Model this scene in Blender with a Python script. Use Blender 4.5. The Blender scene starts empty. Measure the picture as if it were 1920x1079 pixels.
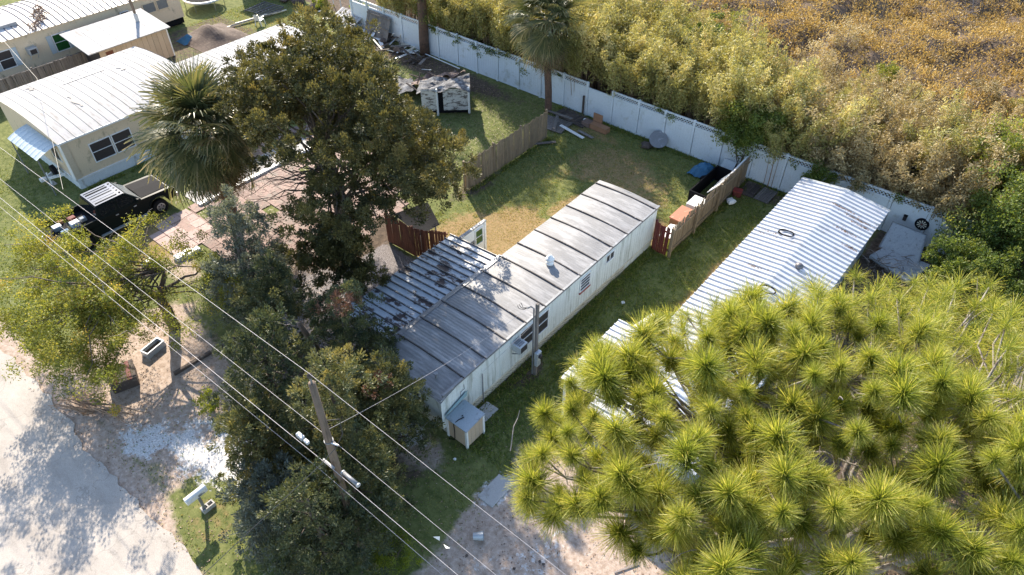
import bpy, math, random
import numpy as np
from mathutils import Vector, Matrix
rnd = random.Random(7); rng = np.random.default_rng(11)
SC = bpy.context.scene; COL = SC.collection; RAD = math.radians
# ------------------------------------------------------------------ camera, sky, sun, exposure
FPX, TH, PSI, CAM = 1337.3, 42.65, 39.67, (12.23, -11.92, 22.51)
cd = bpy.data.cameras.new('camera'); cam = bpy.data.objects.new('camera', cd); COL.objects.link(cam)
cd.sensor_width = 36; cd.lens = FPX/1920*36; cd.clip_start = .3; cd.clip_end = 1500
cam.location = CAM; cam.rotation_euler = (RAD(90-TH), 0, RAD(PSI)); SC.camera = cam
SUN_EL, SUN_AZ = RAD(33), math.atan2(-.867, .499)      # azimuth from +Y towards +X
w = bpy.data.worlds.new('World'); SC.world = w; w.use_nodes = True
wn = w.node_tree.nodes; bg = wn['Background']
sky = wn.new('ShaderNodeTexSky'); sky.sky_type = 'NISHITA'; sky.sun_disc = False
sky.sun_elevation = SUN_EL; sky.sun_rotation = SUN_AZ; sky.dust_density = .7; sky.ozone_density = 1.2
w.node_tree.links.new(sky.outputs[0], bg.inputs[0]); bg.inputs[1].default_value = .15
sl = bpy.data.lights.new('sun', 'SUN'); so = bpy.data.objects.new('sun', sl); COL.objects.link(so)
sl.energy = 4.6; sl.angle = RAD(.55); sl.color = (1, .90, .75)
tosun = Vector((math.sin(SUN_AZ)*math.cos(SUN_EL), math.cos(SUN_AZ)*math.cos(SUN_EL), math.sin(SUN_EL)))
so.rotation_euler = tosun.to_track_quat('Z', 'Y').to_euler(); so.location = (-20, 10, 40)
vs = SC.view_settings; vs.view_transform = 'Standard'; vs.look = 'None'; vs.exposure = 1.3; vs.gamma = 1; vs.use_curve_mapping = False
SC.render.engine = 'CYCLES'
# ------------------------------------------------------------------ layout helper: pixel of the photo -> point at height z
_th, _ps = RAD(TH), RAD(PSI)
FW = np.array([-math.sin(_ps)*math.cos(_th), math.cos(_ps)*math.cos(_th), -math.sin(_th)])
RT = np.array([math.cos(_ps), math.sin(_ps), 0.]); UP = np.cross(RT, FW); CP = np.array(CAM)
def at(px, py, z=0.):
    d = RT*(px-960)/FPX - UP*(py-539.5)/FPX + FW
    return CP + d*((z-CP[2])/d[2])
def A(*a): return np.array(a, float)
def project(p):
    v = np.asarray(p, float)-CP; z = v@FW; return np.stack([960+FPX*(v@RT)/z, 539.5-FPX*(v@UP)/z], -1)
def inpoly(q, poly):
    x, y = q; c = False; n = len(poly)
    for i in range(n):
        (x0, y0), (x1, y1) = poly[i], poly[i-1]
        if (y0 > y) != (y1 > y) and x < (x1-x0)*(y-y0)/(y1-y0)+x0: c = not c
    return c
# ------------------------------------------------------------------ materials
def nt(name):
    m = bpy.data.materials.new(name); m.use_nodes = True; t = m.node_tree
    return m, t, t.nodes['Principled BSDF']
def N(t, kind, **kw):
    n = t.nodes.new(kind)
    for k, v in kw.items():
        if k.startswith('_'): setattr(n, k[1:], v)
        else: n.inputs[k].default_value = v
    return n
def c4(c): return (c[0], c[1], c[2], 1)
def ramp(t, stops):
    r = t.nodes.new('ShaderNodeValToRGB'); e = r.color_ramp.elements
    while len(e) < len(stops): e.new(.5)
    for i, (p, c) in enumerate(stops): e[i].position = p; e[i].color = c4(c) if hasattr(c, '__len__') else (c, c, c, 1)
    return r
def mixc(t, fac, a, b, blend='MIX'):
    m = t.nodes.new('ShaderNodeMix'); m.data_type = 'RGBA'; m.blend_type = blend
    for s, v in ((0, fac), (6, a), (7, b)):
        if hasattr(v, 'is_linked'): t.links.new(v, m.inputs[s])
        elif s == 0: m.inputs[0].default_value = v
        else: m.inputs[s].default_value = c4(v)
    return m.outputs[2]
def pos(t, stretch=(1, 1, 1)):
    g = t.nodes.new('ShaderNodeNewGeometry')
    mp = t.nodes.new('ShaderNodeMapping'); mp.inputs['Scale'].default_value = stretch
    t.links.new(g.outputs['Position'], mp.inputs['Vector']); return mp.outputs[0]
def noise(t, vec, scale, detail=5, rough=.6):
    n = N(t, 'ShaderNodeTexNoise', Scale=scale, Detail=detail, Roughness=rough); t.links.new(vec, n.inputs['Vector']); return n.outputs[0]
def M(name, col, rough=.7, metal=0, var=.2, scale=2.5, wear=None, wscale=1.5, wthr=(.52, .6), wstretch=(1, 1, 1), bump=0, bscale=30, objvar=0, wear2=None, w2scale=4, w2thr=(.6, .66)):
    m, t, b = nt(name)
    p = pos(t)
    c = mixc(t, noise(t, p, scale), [x*(1-var) for x in col], [min(1, x*(1+var)) for x in col])
    f = ramp(t, [(.3, .82), (.7, 1.12)]); t.links.new(noise(t, p, 38, 3), f.inputs[0]); c = mixc(t, 1, c, f.outputs[0], 'MULTIPLY')
    for wc, ws, wt in ((wear, wscale, wthr), (wear2, w2scale, w2thr)):
        if wc is None: continue
        r = ramp(t, [(wt[0], 0), (wt[1], 1)]); t.links.new(noise(t, pos(t, wstretch), ws, 8, .7), r.inputs[0]); c = mixc(t, r.outputs[0], c, wc)
    if objvar:
        oi = t.nodes.new('ShaderNodeObjectInfo'); r = ramp(t, [(0, 1-objvar), (1, 1+objvar)]); t.links.new(oi.outputs['Random'], r.inputs[0]); c = mixc(t, 1, c, r.outputs[0], 'MULTIPLY')
    t.links.new(c, b.inputs['Base Color']); b.inputs['Roughness'].default_value = rough; b.inputs['Metallic'].default_value = metal
    if bump:
        bn = N(t, 'ShaderNodeBump', Strength=bump, Distance=.02); t.links.new(noise(t, p, bscale, 6), bn.inputs['Height']); t.links.new(bn.outputs[0], b.inputs['Normal'])
    return m
def LM(name, stops, transl=.4, rough=.55, tsat=1.25, ovar=.16):
    m, t, b = nt(name)
    a = N(t, 'ShaderNodeAttribute', _attribute_name='tint')
    r = ramp(t, stops); oi = t.nodes.new('ShaderNodeObjectInfo'); ma = N(t, 'ShaderNodeMath', _operation='MULTIPLY_ADD'); ma.inputs[1].default_value = ovar; t.links.new(oi.outputs['Random'], ma.inputs[0])
    mb_ = N(t, 'ShaderNodeMath', _operation='SUBTRACT'); t.links.new(a.outputs['Fac'], mb_.inputs[0]); mb_.inputs[1].default_value = ovar*.5; t.links.new(mb_.outputs[0], ma.inputs[2]); t.links.new(ma.outputs[0], r.inputs[0])
    t.links.new(r.outputs[0], b.inputs['Base Color']); b.inputs['Roughness'].default_value = rough
    tr = t.nodes.new('ShaderNodeBsdfTranslucent'); mx = t.nodes.new('ShaderNodeMixShader'); mx.inputs[0].default_value = transl
    t.links.new(mixc(t, 1, r.outputs[0], (tsat*1.1, tsat, tsat*.6), 'MULTIPLY'), tr.inputs[0])
    t.links.new(b.outputs[0], mx.inputs[1]); t.links.new(tr.outputs[0], mx.inputs[2])
    t.links.new(mx.outputs[0], t.nodes['Material Output'].inputs[0]); return m
MT = {}
# ------------------------------------------------------------------ objects
def tag(o, label=None, cat=None, group=None, kind=None):
    for k, v in (('label', label), ('category', cat), ('group', group), ('kind', kind)):
        if v: o[k] = v
    return o
def root(name, label, cat, loc=(0, 0, 0), rz=0, group=None):
    o = bpy.data.objects.new(name, None); COL.objects.link(o); o.location = [float(v) for v in loc]; o.rotation_euler = (0, 0, rz); o.empty_display_size = .3
    return tag(o, label, cat, group)
def link(name, me, parent=None, loc=(0, 0, 0), rot=(0, 0, 0), scale=(1, 1, 1)):
    o = bpy.data.objects.new(name, me); COL.objects.link(o); o.parent = parent
    o.location = [float(v) for v in loc]; o.rotation_euler = rot; o.scale = scale; return o
def dup(r, loc, rz=0, label=None, scale=None):
    c = r.copy(); COL.objects.link(c); c.location = [float(v) for v in loc]; c.rotation_euler = (0, 0, rz)
    if scale: c.scale = (scale,)*3 if not hasattr(scale, '__len__') else scale
    if label: c['label'] = label
    for ch in r.children:
        k = ch.copy(); COL.objects.link(k); k.parent = c
        for g in ch.children:
            q = g.copy(); COL.objects.link(q); q.parent = k
    return c
class MB:
    def __init__(s): s.v = []; s.f = []; s.tint = None
    def add(s, vs, fs):
        n = len(s.v); s.v += [tuple(map(float, v)) for v in vs]; s.f += [tuple(i+n for i in f) for f in fs]; return s
    def box(s, x0, x1, y0, y1, z0, z1):
        return s.add([(x, y, z) for z in (z0, z1) for x, y in ((x0, y0), (x1, y0), (x1, y1), (x0, y1))],
                     [(3, 2, 1, 0), (4, 5, 6, 7), (0, 1, 5, 4), (1, 2, 6, 5), (2, 3, 7, 6), (3, 0, 4, 7)])
    def beam(s, p, q, wd, ht, up=(0, 0, 1)):
        p, q = Vector(p), Vector(q); d = (q-p).normalized(); u = Vector(up)
        if abs(d.dot(u)) > .98: u = Vector((0, 1, 0))
        a = d.cross(u).normalized()*wd/2; b = a.cross(d).normalized()*ht/2
        return s.add([e+sa*a+sb*b for e in (p, q) for sa, sb in ((-1, -1), (1, -1), (1, 1), (-1, 1))],
                     [(0, 1, 2, 3), (7, 6, 5, 4), (0, 4, 5, 1), (1, 5, 6, 2), (2, 6, 7, 3), (3, 7, 4, 0)])
    def tube(s, pts, rad, n=7, cap=True):
        pts = [Vector(p) for p in pts]; rad = rad if hasattr(rad, '__len__') else [rad]*len(pts); vs = []; fs = []; prev = None
        for i, p in enumerate(pts):
            d = (pts[min(i+1, len(pts)-1)]-pts[max(i-1, 0)]).normalized()
            a = d.orthogonal().normalized() if prev is None else (prev-d*prev.dot(d)).normalized()
            prev = a; b = d.cross(a)
            vs += [p+float(rad[i])*(a*math.cos(6.28319*k/n)+b*math.sin(6.28319*k/n)) for k in range(n)]
        for i in range(len(pts)-1):
            fs += [(i*n+k, i*n+(k+1) % n, (i+1)*n+(k+1) % n, (i+1)*n+k) for k in range(n)]
        if cap: fs += [tuple(reversed(range(n))), tuple(range((len(pts)-1)*n, len(pts)*n))]
        return s.add(vs, fs)
    def lathe(s, c, prof, n=14):
        c = Vector(c); return s.tube([c+Vector((0, 0, z)) for r, z in prof], [max(r, .001) for r, z in prof], n)
    def prism(s, poly, axis, a, b):
        def P(u, v, k): return {'x': (k, u, v), 'y': (u, k, v), 'z': (u, v, k)}[axis]
        n = len(poly)
        return s.add([P(u, v, k) for k in (a, b) for u, v in poly], [tuple(reversed(range(n))), tuple(range(n, 2*n))]+[(i, (i+1) % n, n+(i+1) % n, n+i) for i in range(n)])
    def grid(s, fn, nu, nv):
        return s.add([fn(i/nu, j/nv) for j in range(nv+1) for i in range(nu+1)],
                     [(j*(nu+1)+i, j*(nu+1)+i+1, (j+1)*(nu+1)+i+1, (j+1)*(nu+1)+i) for j in range(nv) for i in range(nu)])
    def mesh(s, name, mat, off=(0, 0, 0), smooth=False, bevel=0):
        me = bpy.data.meshes.new(name); me.from_pydata([(x-off[0], y-off[1], z-off[2]) for x, y, z in s.v], [], s.f)
        if mat: me.materials.append(MT[mat] if isinstance(mat, str) else mat)
        if smooth: me.shade_smooth()
        me.update(); return me
    def build(s, name, mat, parent=None, local=False, smooth=False, bevel=0):
        off = (0, 0, 0)
        if parent is not None and not local:
            off = parent.location if parent.parent is None else parent.parent.location
        o = link(name, s.mesh(name, mat, off, smooth), parent)
        if bevel:
            md = o.modifiers.new('bevel', 'BEVEL'); md.width = bevel; md.segments = 2; md.limit_method = 'ANGLE'
        return o
def npmesh(name, V, F, mat, tint=None, smooth=False):
    me = bpy.data.meshes.new(name); V = np.asarray(V, np.float32); F = np.asarray(F, np.int32); k = F.shape[1]
    me.vertices.add(len(V)); me.vertices.foreach_set('co', V.ravel())
    me.loops.add(F.size); me.loops.foreach_set('vertex_index', F.ravel())
    me.polygons.add(len(F)); me.polygons.foreach_set('loop_start', np.arange(0, F.size, k, dtype=np.int32))
    if tint is not None:
        at_ = me.attributes.new('tint', 'FLOAT', 'FACE'); at_.data.foreach_set('value', np.clip(tint, 0, 1).astype(np.float32))
    me.update(calc_edges=True); me.materials.append(MT[mat]); me.polygons.foreach_set('use_smooth', np.full(len(F), smooth)); return me
def unit(v): return v/np.maximum(np.linalg.norm(v, axis=-1, keepdims=True), 1e-9)
def rdir(n, up=0.): v = rng.normal(size=(n, 3)); v[:, 2] += up; return unit(v)
def leaves(P, D, L, W, tint, nrm=None):
    """diamond leaves: base P, direction D, length L, width W"""
    n = len(P); S = unit(np.cross(D, rdir(n) if nrm is None else nrm)); L = np.broadcast_to(L, n)[:, None]; W = np.broadcast_to(W, n)[:, None]
    mid = P+D*L*.45; V = np.stack([P, mid+S*W*.5, P+D*L, mid-S*W*.5], 1).reshape(-1, 3)
    return V, np.arange(4*n).reshape(n, 4), tint

def slot2(me, mat, pred):
    me.materials.append(MT[mat])
    for i, p in enumerate(me.polygons):
        if pred(i): p.material_index = 1
# ------------------------------------------------------------------ material library
def mk():
    MT['white_roof'] = M('white_roof', (.38, .37, .365), .7, .0, .08, 1.2, wear=(.25, .23, .21), wscale=1.8, wthr=(.52, .66), wstretch=(.5, 3, 1), wear2=(.30, .27, .24), w2scale=9, w2thr=(.7, .76))
    MT['metal_roof'] = M('metal_roof', (.52, .535, .57), .38, .15, .07, 1.5, wear=(.36, .35, .35), wscale=1.4, wthr=(.54, .72), wear2=(.22, .14, .09), w2scale=2.2, w2thr=(.66, .7))
    MT['ribbed_roof'] = M('ribbed_roof', (.62, .58, .55), .4, .0, .08, 1.5, wear=(.34, .25, .19), wscale=.7, wthr=(.5, .66), wear2=(.16, .11, .08), w2scale=2.5, w2thr=(.66, .72))
    MT['grey_roof'] = M('grey_roof', (.205, .198, .195), .55, .0, .16, 1.4, wear=(.315, .305, .30), wscale=1.3, wthr=(.46, .62), wstretch=(.6, 2.5, 1), wear2=(.10, .095, .095), w2scale=2.2, w2thr=(.6, .72))
    MT['peeling_roof'] = M('peeling_roof', (.52, .55, .58), .55, 0, .15, 2.5, wear=(.085, .06, .055), wscale=1.1, wthr=(.535, .57), wstretch=(.9, 1.6, 1), wear2=(.62, .62, .62), w2scale=1.7, w2thr=(.58, .62))
    MT['dark_seam'] = M('dark_seam', (.055, .045, .042), .7, 0, .3, 6, wear=(.2, .19, .19), wscale=5, wthr=(.58, .64))
    MT['rib_metal'] = M('rib_metal', (.14, .13, .13), .45, .3, .3, 6, wear=(.36, .36, .38), wscale=4, wthr=(.55, .62))
    MT['flashing'] = M('flashing', (.22, .225, .235), .5, .3, .2, 4, wear=(.4, .4, .41), wscale=3, wthr=(.58, .65))
    MT['white_siding'] = M('white_siding', (.64, .67, .65), .5, .0, .06, 2, wear=(.30, .31, .27), wscale=3.6, wthr=(.52, .68), wstretch=(1, 1, .1), wear2=(.20, .19, .15), w2scale=6, w2thr=(.67, .74))
    MT['white_paint'] = M('white_paint', (.76, .76, .75), .45, 0, .05, 3, wear=(.55, .54, .5), wscale=4, wthr=(.62, .72))
    MT['lattice'] = M('lattice', (.62, .58, .48), .6, 0, .1, 3, wear=(.36, .31, .22), wscale=3, wthr=(.52, .66))
    MT['vinyl'] = M('vinyl', (.66, .71, .745), .4, 0, .04, 1.2, wear=(.44, .46, .42), wscale=1.6, wthr=(.56, .72), wear2=(.3, .3, .25), w2scale=7, w2thr=(.7, .75))
    MT['tan_siding'] = M('tan_siding', (.56, .46, .33), .6, 0, .07, 1.5, wear=(.36, .29, .2), wscale=2.5, wthr=(.58, .72), wstretch=(1, 1, .4))
    MT['cream_siding'] = M('cream_siding', (.68, .54, .37), .6, 0, .07, 1.5, wear=(.30, .25, .17), wscale=2.2, wthr=(.56, .7), wstretch=(1, 1, .5))
    MT['tan_panel'] = M('tan_panel', (.52, .40, .29), .65, 0, .08, 2, wear=(.4, .3, .2), wscale=3, wthr=(.6, .7), wstretch=(1, 1, .2), objvar=.08)
    MT['skirting'] = M('skirting', (.66, .70, .72), .5, 0, .06, 2, wear=(.32, .30, .25), wscale=3, wthr=(.56, .68), wstretch=(1, 1, .25))
    MT['brown_panel'] = M('brown_panel', (.30, .21, .155), .65, 0, .12, 2, wear=(.2, .14, .1), wscale=3, wthr=(.58, .7), wstretch=(1, 1, .2), objvar=.1)
    MT['box_lid'] = M('box_lid', (.34, .385, .42), .45, .2, .1, 3, wear=(.22, .24, .25), wscale=3, wthr=(.56, .66))
    MT['blue_tin'] = M('blue_tin', (.28, .42, .46), .5, .1, .1, 3, wear=(.16, .2, .2), wscale=4, wthr=(.56, .66))
    MT['glass'] = M('glass', (.012, .014, .016), .08, 0, .3, 2); MT['screen'] = M('screen', (.035, .03, .032), .5, 0, .3, 6)
    MT['green_glass'] = M('green_glass', (.02, .085, .022), .12, 0, .5, 3); MT['grey_glass'] = M('grey_glass', (.18, .19, .19), .2, 0, .2, 3)
    MT['red_frame'] = M('red_frame', (.27, .04, .035), .5, 0, .2, 5); MT['metal_grey'] = M('metal_grey', (.42, .45, .47), .4, .3, .1, 5)
    MT['steel'] = M('steel', (.5, .5, .51), .3, .8, .1, 5); MT['black'] = M('black', (.012, .012, .014), .85, 0, .3, 5); MT['rubber'] = M('rubber', (.016, .016, .018), .75, 0, .3, 6)
    MT['tan_wood'] = M('tan_wood', (.235, .175, .11), .8, 0, .25, 5, wear=(.13, .095, .06), wscale=3, wthr=(.52, .66), wstretch=(3, 3, .3), objvar=.2, bump=.2)
    MT['grey_wood'] = M('grey_wood', (.17, .15, .135), .85, 0, .25, 5, wear=(.09, .075, .065), wscale=3, wthr=(.52, .64), wstretch=(3, 3, .3), objvar=.22, bump=.2)
    MT['dark_wood'] = M('dark_wood', (.075, .055, .045), .85, 0, .3, 4, wear=(.14, .12, .1), wscale=4, wthr=(.56, .66), objvar=.25)
    MT['red_wood'] = M('red_wood', (.14, .026, .02), .75, 0, .2, 4, wear=(.2, .12, .09), wscale=5, wthr=(.58, .64), wstretch=(2, 2, .25), objvar=.15)
    MT['rust_wood'] = M('rust_wood', (.17, .06, .033), .75, 0, .2, 4, wear=(.09, .03, .02), wscale=3, wthr=(.52, .64), wstretch=(2, 2, .25), objvar=.15)
    MT['pole_wood'] = M('pole_wood', (.19, .135, .095), .85, 0, .25, 4, wear=(.1, .07, .05), wscale=3, wthr=(.5, .62), wstretch=(4, 4, .25), bump=.3)
    MT['bark'] = M('bark', (.105, .078, .06), .9, 0, .35, 6, wear=(.19, .16, .135), wscale=5, wthr=(.54, .64), bump=.6, bscale=22)
    MT['red_bark'] = M('red_bark', (.13, .075, .05), .9, 0, .35, 5, wear=(.07, .045, .035), wscale=4, wthr=(.5, .62), bump=.7, bscale=16)
    MT['pale_bark'] = M('pale_bark', (.27, .24, .215), .9, 0, .3, 6, wear=(.12, .09, .075), wscale=5, wthr=(.5, .6), bump=.6, bscale=22)
    MT['twig'] = M('twig', (.26, .22, .2), .9, 0, .3, 6); MT['dry_frond'] = M('dry_frond', (.27, .17, .105), .8, 0, .3, 6, objvar=.2)
    MT['concrete'] = M('concrete', (.42, .40, .375), .85, 0, .12, 2, wear=(.28, .26, .24), wscale=2, wthr=(.54, .68), bump=.15)
    MT['paver'] = M('paver', (.29, .195, .16), .85, 0, .3, 3, wear=(.22, .18, .15), wscale=1.3, wthr=(.5, .62), objvar=.22, bump=.3)
    MT['pale_paver'] = M('pale_paver', (.46, .335, .29), .85, 0, .15, 3, wear=(.36, .24, .2), wscale=2, wthr=(.54, .66), objvar=.12, bump=.2)
    MT['fabric'] = M('fabric', (.33, .36, .385), .9, 0, .12, 9, wear=(.2, .21, .215), wscale=7, wthr=(.54, .66)); MT['terracotta'] = M('terracotta', (.42, .16, .09), .6, 0, .15, 4, wear=(.5, .3, .2), wscale=5, wthr=(.58, .66))
    MT['truck_paint'] = M('truck_paint', (.010, .014, .014), .34, 0, .1, 2); MT['truck_paint'].node_tree.nodes['Principled BSDF'].inputs['Specular IOR Level'].default_value = .07
    MT['truck_roof'] = M('truck_roof', (.16, .17, .19), .22, .5, .06, 2)
    MT['blue_tarp'] = M('blue_tarp', (.02, .11, .21), .6, 0, .3, 6); MT['plastic_white'] = M('plastic_white', (.72, .72, .7), .4, 0, .05, 5)
    MT['tar_sheet'] = M('tar_sheet', (.10, .10, .105), .9, 0, .3, 2, wear=(.22, .22, .225), wscale=2.2, wthr=(.5, .6), wear2=(.04, .035, .035), w2scale=3, w2thr=(.58, .64))
    MT['brown_sheet'] = M('brown_sheet', (.19, .125, .1), .75, 0, .25, 3, wear=(.09, .06, .05), wscale=3, wthr=(.54, .64))
    MT['cardboard'] = M('cardboard', (.31, .16, .085), .85, 0, .2, 4); MT['yellow_sign'] = M('plastic_grey', (.55, .56, .58), .5, 0, .1, 4)
    MT['awning'] = M('awning', (.46, .52, .545), .5, 0, .08, 3, wear=(.3, .38, .42), wscale=3, wthr=(.56, .68))
    MT['lamp'] = M('marker_lens', (.05, .03, .01), .3, 0, .1, 4); MT['mirror'] = M('mirror', (.5, .5, .52), .1, 1, .05, 4)
    MT['wire'] = M('wire', (.36, .34, .36), .6, .2, .08, 5); MT['black_wire'] = M('black_wire', (.03, .03, .032), .5, 0, .2, 5)
    MT['roof_seam'] = M('roof_seam', (.11, .10, .10), .6, 0, .2, 4)
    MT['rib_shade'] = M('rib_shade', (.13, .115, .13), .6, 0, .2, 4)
    for k_ in ('black', 'rubber'): MT[k_].node_tree.nodes['Principled BSDF'].inputs['Specular IOR Level'].default_value = .08
    MT['earth_wall'] = M('earth', (.12, .085, .065), .95, 0, .3, 5, wear=(.2, .15, .11), wscale=4, wthr=(.52, .66), bump=.5)
    # leaves
    MT['cedar'] = LM('cedar', [(0, (.03, .036, .016)), (.35, (.075, .076, .028)), (.7, (.155, .14, .045)), (1, (.29, .23, .08))], .28)
    MT['dark_cedar'] = LM('dark_cedar', [(0, (.03, .048, .03)), (.4, (.07, .09, .044)), (.75, (.15, .155, .06)), (1, (.29, .25, .09))], .28)
    MT['blue_cedar'] = LM('blue_cedar', [(0, (.08, .10, .09)), (.5, (.16, .185, .15)), (.85, (.25, .26, .19)), (1, (.32, .3, .18))], .28)
    MT['brown_cedar'] = LM('brown_cedar', [(0, (0.088, 0.039, 0.024)), (.6, (0.220, 0.105, 0.068)), (1, (0.330, 0.187, 0.132))], .2)
    MT['oak'] = LM('oak', [(0, (.08, .115, .022)), (.5, (.20, .225, .038)), (.85, (.34, .32, .065)), (1, (.46, .33, .075))], .48)
    MT['bamboo'] = LM('bamboo', [(0, (.12, .125, .035)), (.4, (.29, .275, .085)), (.75, (.49, .44, .165)), (1, (.68, .59, .30))], .34)
    MT['dry_bamboo'] = LM('dry_bamboo', [(0, (.13, .10, .045)), (.4, (.30, .235, .115)), (.75, (.49, .395, .215)), (1, (.65, .55, .36))], .3)
    MT['broadleaf'] = LM('broadleaf', [(0, (.05, .085, .018)), (.5, (.125, .175, .032)), (.85, (.26, .285, .06)), (1, (.38, .36, .1))], .45)
    MT['lime'] = LM('lime', [(0, (0.132, 0.187, 0.017)), (.6, (0.297, 0.330, 0.033)), (1, (0.440, 0.418, 0.077))], .5)
    MT['marsh'] = LM('marsh', [(0, (.24, .165, .065)), (.4, (.37, .26, .10)), (.75, (.47, .345, .145)), (1, (.55, .43, .22))], .36)
    MT['pine'] = LM('pine', [(0, (.055, .095, .012)), (.35, (.18, .23, .028)), (.7, (.405, .415, .08)), (1, (.68, .58, .21))], .5, .45)
    MT['palm'] = LM('palm', [(0, (.04, .058, .026)), (.5, (.10, .12, .05)), (.85, (.24, .22, .10)), (1, (.42, .34, .2))], .28, .36)
    MT['dead_palm'] = LM('dead_palm', [(0, (.12, .075, .045)), (.6, (.25, .165, .10)), (1, (.4, .31, .22))], .25)
    MT['grass'] = LM('grass', [(0, (.08, .14, .022)), (.35, (.19, .235, .05)), (.7, (.33, .28, .11)), (1, (.43, .33, .18))], .45)
    MT['litter'] = LM('litter', [(0, (.08, .05, .03)), (.5, (.22, .13, .08)), (1, (.4, .29, .2))], .1)
mk()
MT['white_roof'].node_tree.nodes['Principled BSDF'].inputs['Specular IOR Level'].default_value = .15
# ------------------------------------------------------------------ ground
def vn(x, y, seed=0):
    xi = np.floor(x).astype(int); yi = np.floor(y).astype(int); fx = x-xi; fy = y-yi; fx = fx*fx*(3-2*fx); fy = fy*fy*(3-2*fy)
    h = lambda a, b: np.modf(np.abs(np.sin(a*127.1+b*311.7+seed*74.7)*43758.5453))[0]
    return (h(xi, yi)*(1-fx)+h(xi+1, yi)*fx)*(1-fy)+(h(xi, yi+1)*(1-fx)+h(xi+1, yi+1)*fx)*fy
def fbm(x, y, s=0): return (vn(x, y, s)*.5+vn(x*2.1, y*2.1, s+1)*.28+vn(x*4.3, y*4.3, s+2)*.22)
def ell(x, y, cx, cy, rx, ry): return np.clip(1.5-np.hypot((x-cx)/rx, (y-cy)/ry), 0, 1)
def rect(x, y, x0, x1, y0, y1, s=.6): return np.clip(np.minimum(np.minimum(x-x0, x1-x), np.minimum(y-y0, y1-y))/s+.5, 0, 1)
def zones(x, y):
    j = (fbm(x*.7, y*.7, 3)-.5)
    sand = np.maximum.reduce([np.clip((-8.6-y)/1.2, 0, 1)*np.clip((9-x)/1, 0, 1), rect(x+j*3, y+j*2, -15, -5.2, -9.5, -3.4, 1.5)*.8, rect(x+j*2, y+j*2, 2.9, 9.2, -14, .6, 1.2), ell(x, y, -12, -1.2, 2.8, 1.5)*.5,
                              ell(x, y, -16.5, -2.2, 1.8, .9)*.6, ell(x, y, 3.4, 1, 1, 1.6)*.5, ell(x, y, -.6, -2.2, 1.6, .9)*.7])
    sand = sand*np.clip(1-1.1*ell(x, y, -2.9, -8.4, 2.3, 1.7), 0, 1)
    white = np.maximum.reduce([ell(x+j*5, y+j*5, -7.2, -7.7, 1.5, 1.4)*.8, ell(x+j*2, y+j*2, -5.3, -7.2, 1.3, .8), ell(x, y, -1.5, -1.9, 1.2, .5)*.9, ell(x+j*3, y, 5.6, -4, 1.4, 4)*.42, ell(x+j, y, 3, -1.6, .5, 1)*.6])
    gravel = np.maximum(rect(x, y, -10.4, -3.4, -1.5, 5.4, .8), ell(x, y, -10, 1, 2.5, 2)*.6)
    dirt = np.maximum.reduce([np.clip((y-22.6)/.6, 0, 1), rect(x, y, 8.3, 30, -2, 22.4, 1.2), ell(x, y, -6, -3.2, 5, 2)*.75, ell(x, y, -22, 20.8, 8, 1.3)*.8, rect(x, y, -42, -34.5, 8, 17, 1)*.55, ell(x, y, 1.5, 21.4, 4.5, 1)*.6,
                              ell(x, y, -10.2, 12, .9, 2.5)*.6, ell(x, y, .3, 3.3, .7, 1.2)*.8, ell(x, y, -.6, -3, 1.6, 1.4)*.6, ell(x, y, -12.2, -8.3, 2.4, 1.5)*.8, ell(x, y, -11.5, 3.5, 2, 4)*.9, ell(x, y, .6, -8.4, .9, .7)*.9])
    dry = np.maximum.reduce([ell(x+j*3, y+j*3, -5.6, 9.8, 2.2, 3.2), ell(x, y, -8, 8, 1.6, 3)*.7, ell(x+j*2, y, -4.3, 14.3, 1.5, 2.4)*.75, ell(x, y, -.6, 14.6, 1, 1.5)*.7, ell(x+j, y, 3.6, 13, .5, 5)*.75, ell(x+j*3, y+j*3, -5, 18, 4.5, 3)*.58, ell(x+j*3, y, -8, 15.5, 2, 2.4)*.4, ell(x+j*2, y, -2.2, 17.5, 1.4, 2.5)*.5,
                             ell(x, y, -19.5, -2, 3, 2)*.7, ell(x, y, -3.8, -8.8, 1.5, 1)*.45, rect(x, y, -40, -31, 15, 25, 2)*.35, ell(x, y, -8.4, 20.6, 2.8, .8)*.55])
    marsh = np.clip((y-29+j*6)/4, 0, 1)
    return sand, white, gravel, dirt, dry, marsh
def ax(lo, hi, step, far): return np.concatenate([-np.geomspace(far, -lo+1.5, 9), np.arange(lo, hi, step), np.geomspace(hi+1.5, far, 9)])
gx, gy = ax(-62., 26., .3, 900.), ax(-17., 64., .3, 900.)
X, Y = np.meshgrid(gx, gy); Zg = (fbm(X*.5, Y*.5, 9)-.5)*.05
Zg = np.where(Y < -9.6, -.03, Zg); Zg += np.clip((Y-30)/10, 0, 1)*(fbm(X*.16, Y*.16, 5)-.5)*3.6*np.clip((200-Y)/100, 0, 1)
nx, ny = len(gx), len(gy); idx = np.arange(nx*ny).reshape(ny, nx)
F = np.stack([idx[:-1, :-1], idx[:-1, 1:], idx[1:, 1:], idx[1:, :-1]], -1).reshape(-1, 4)
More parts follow.
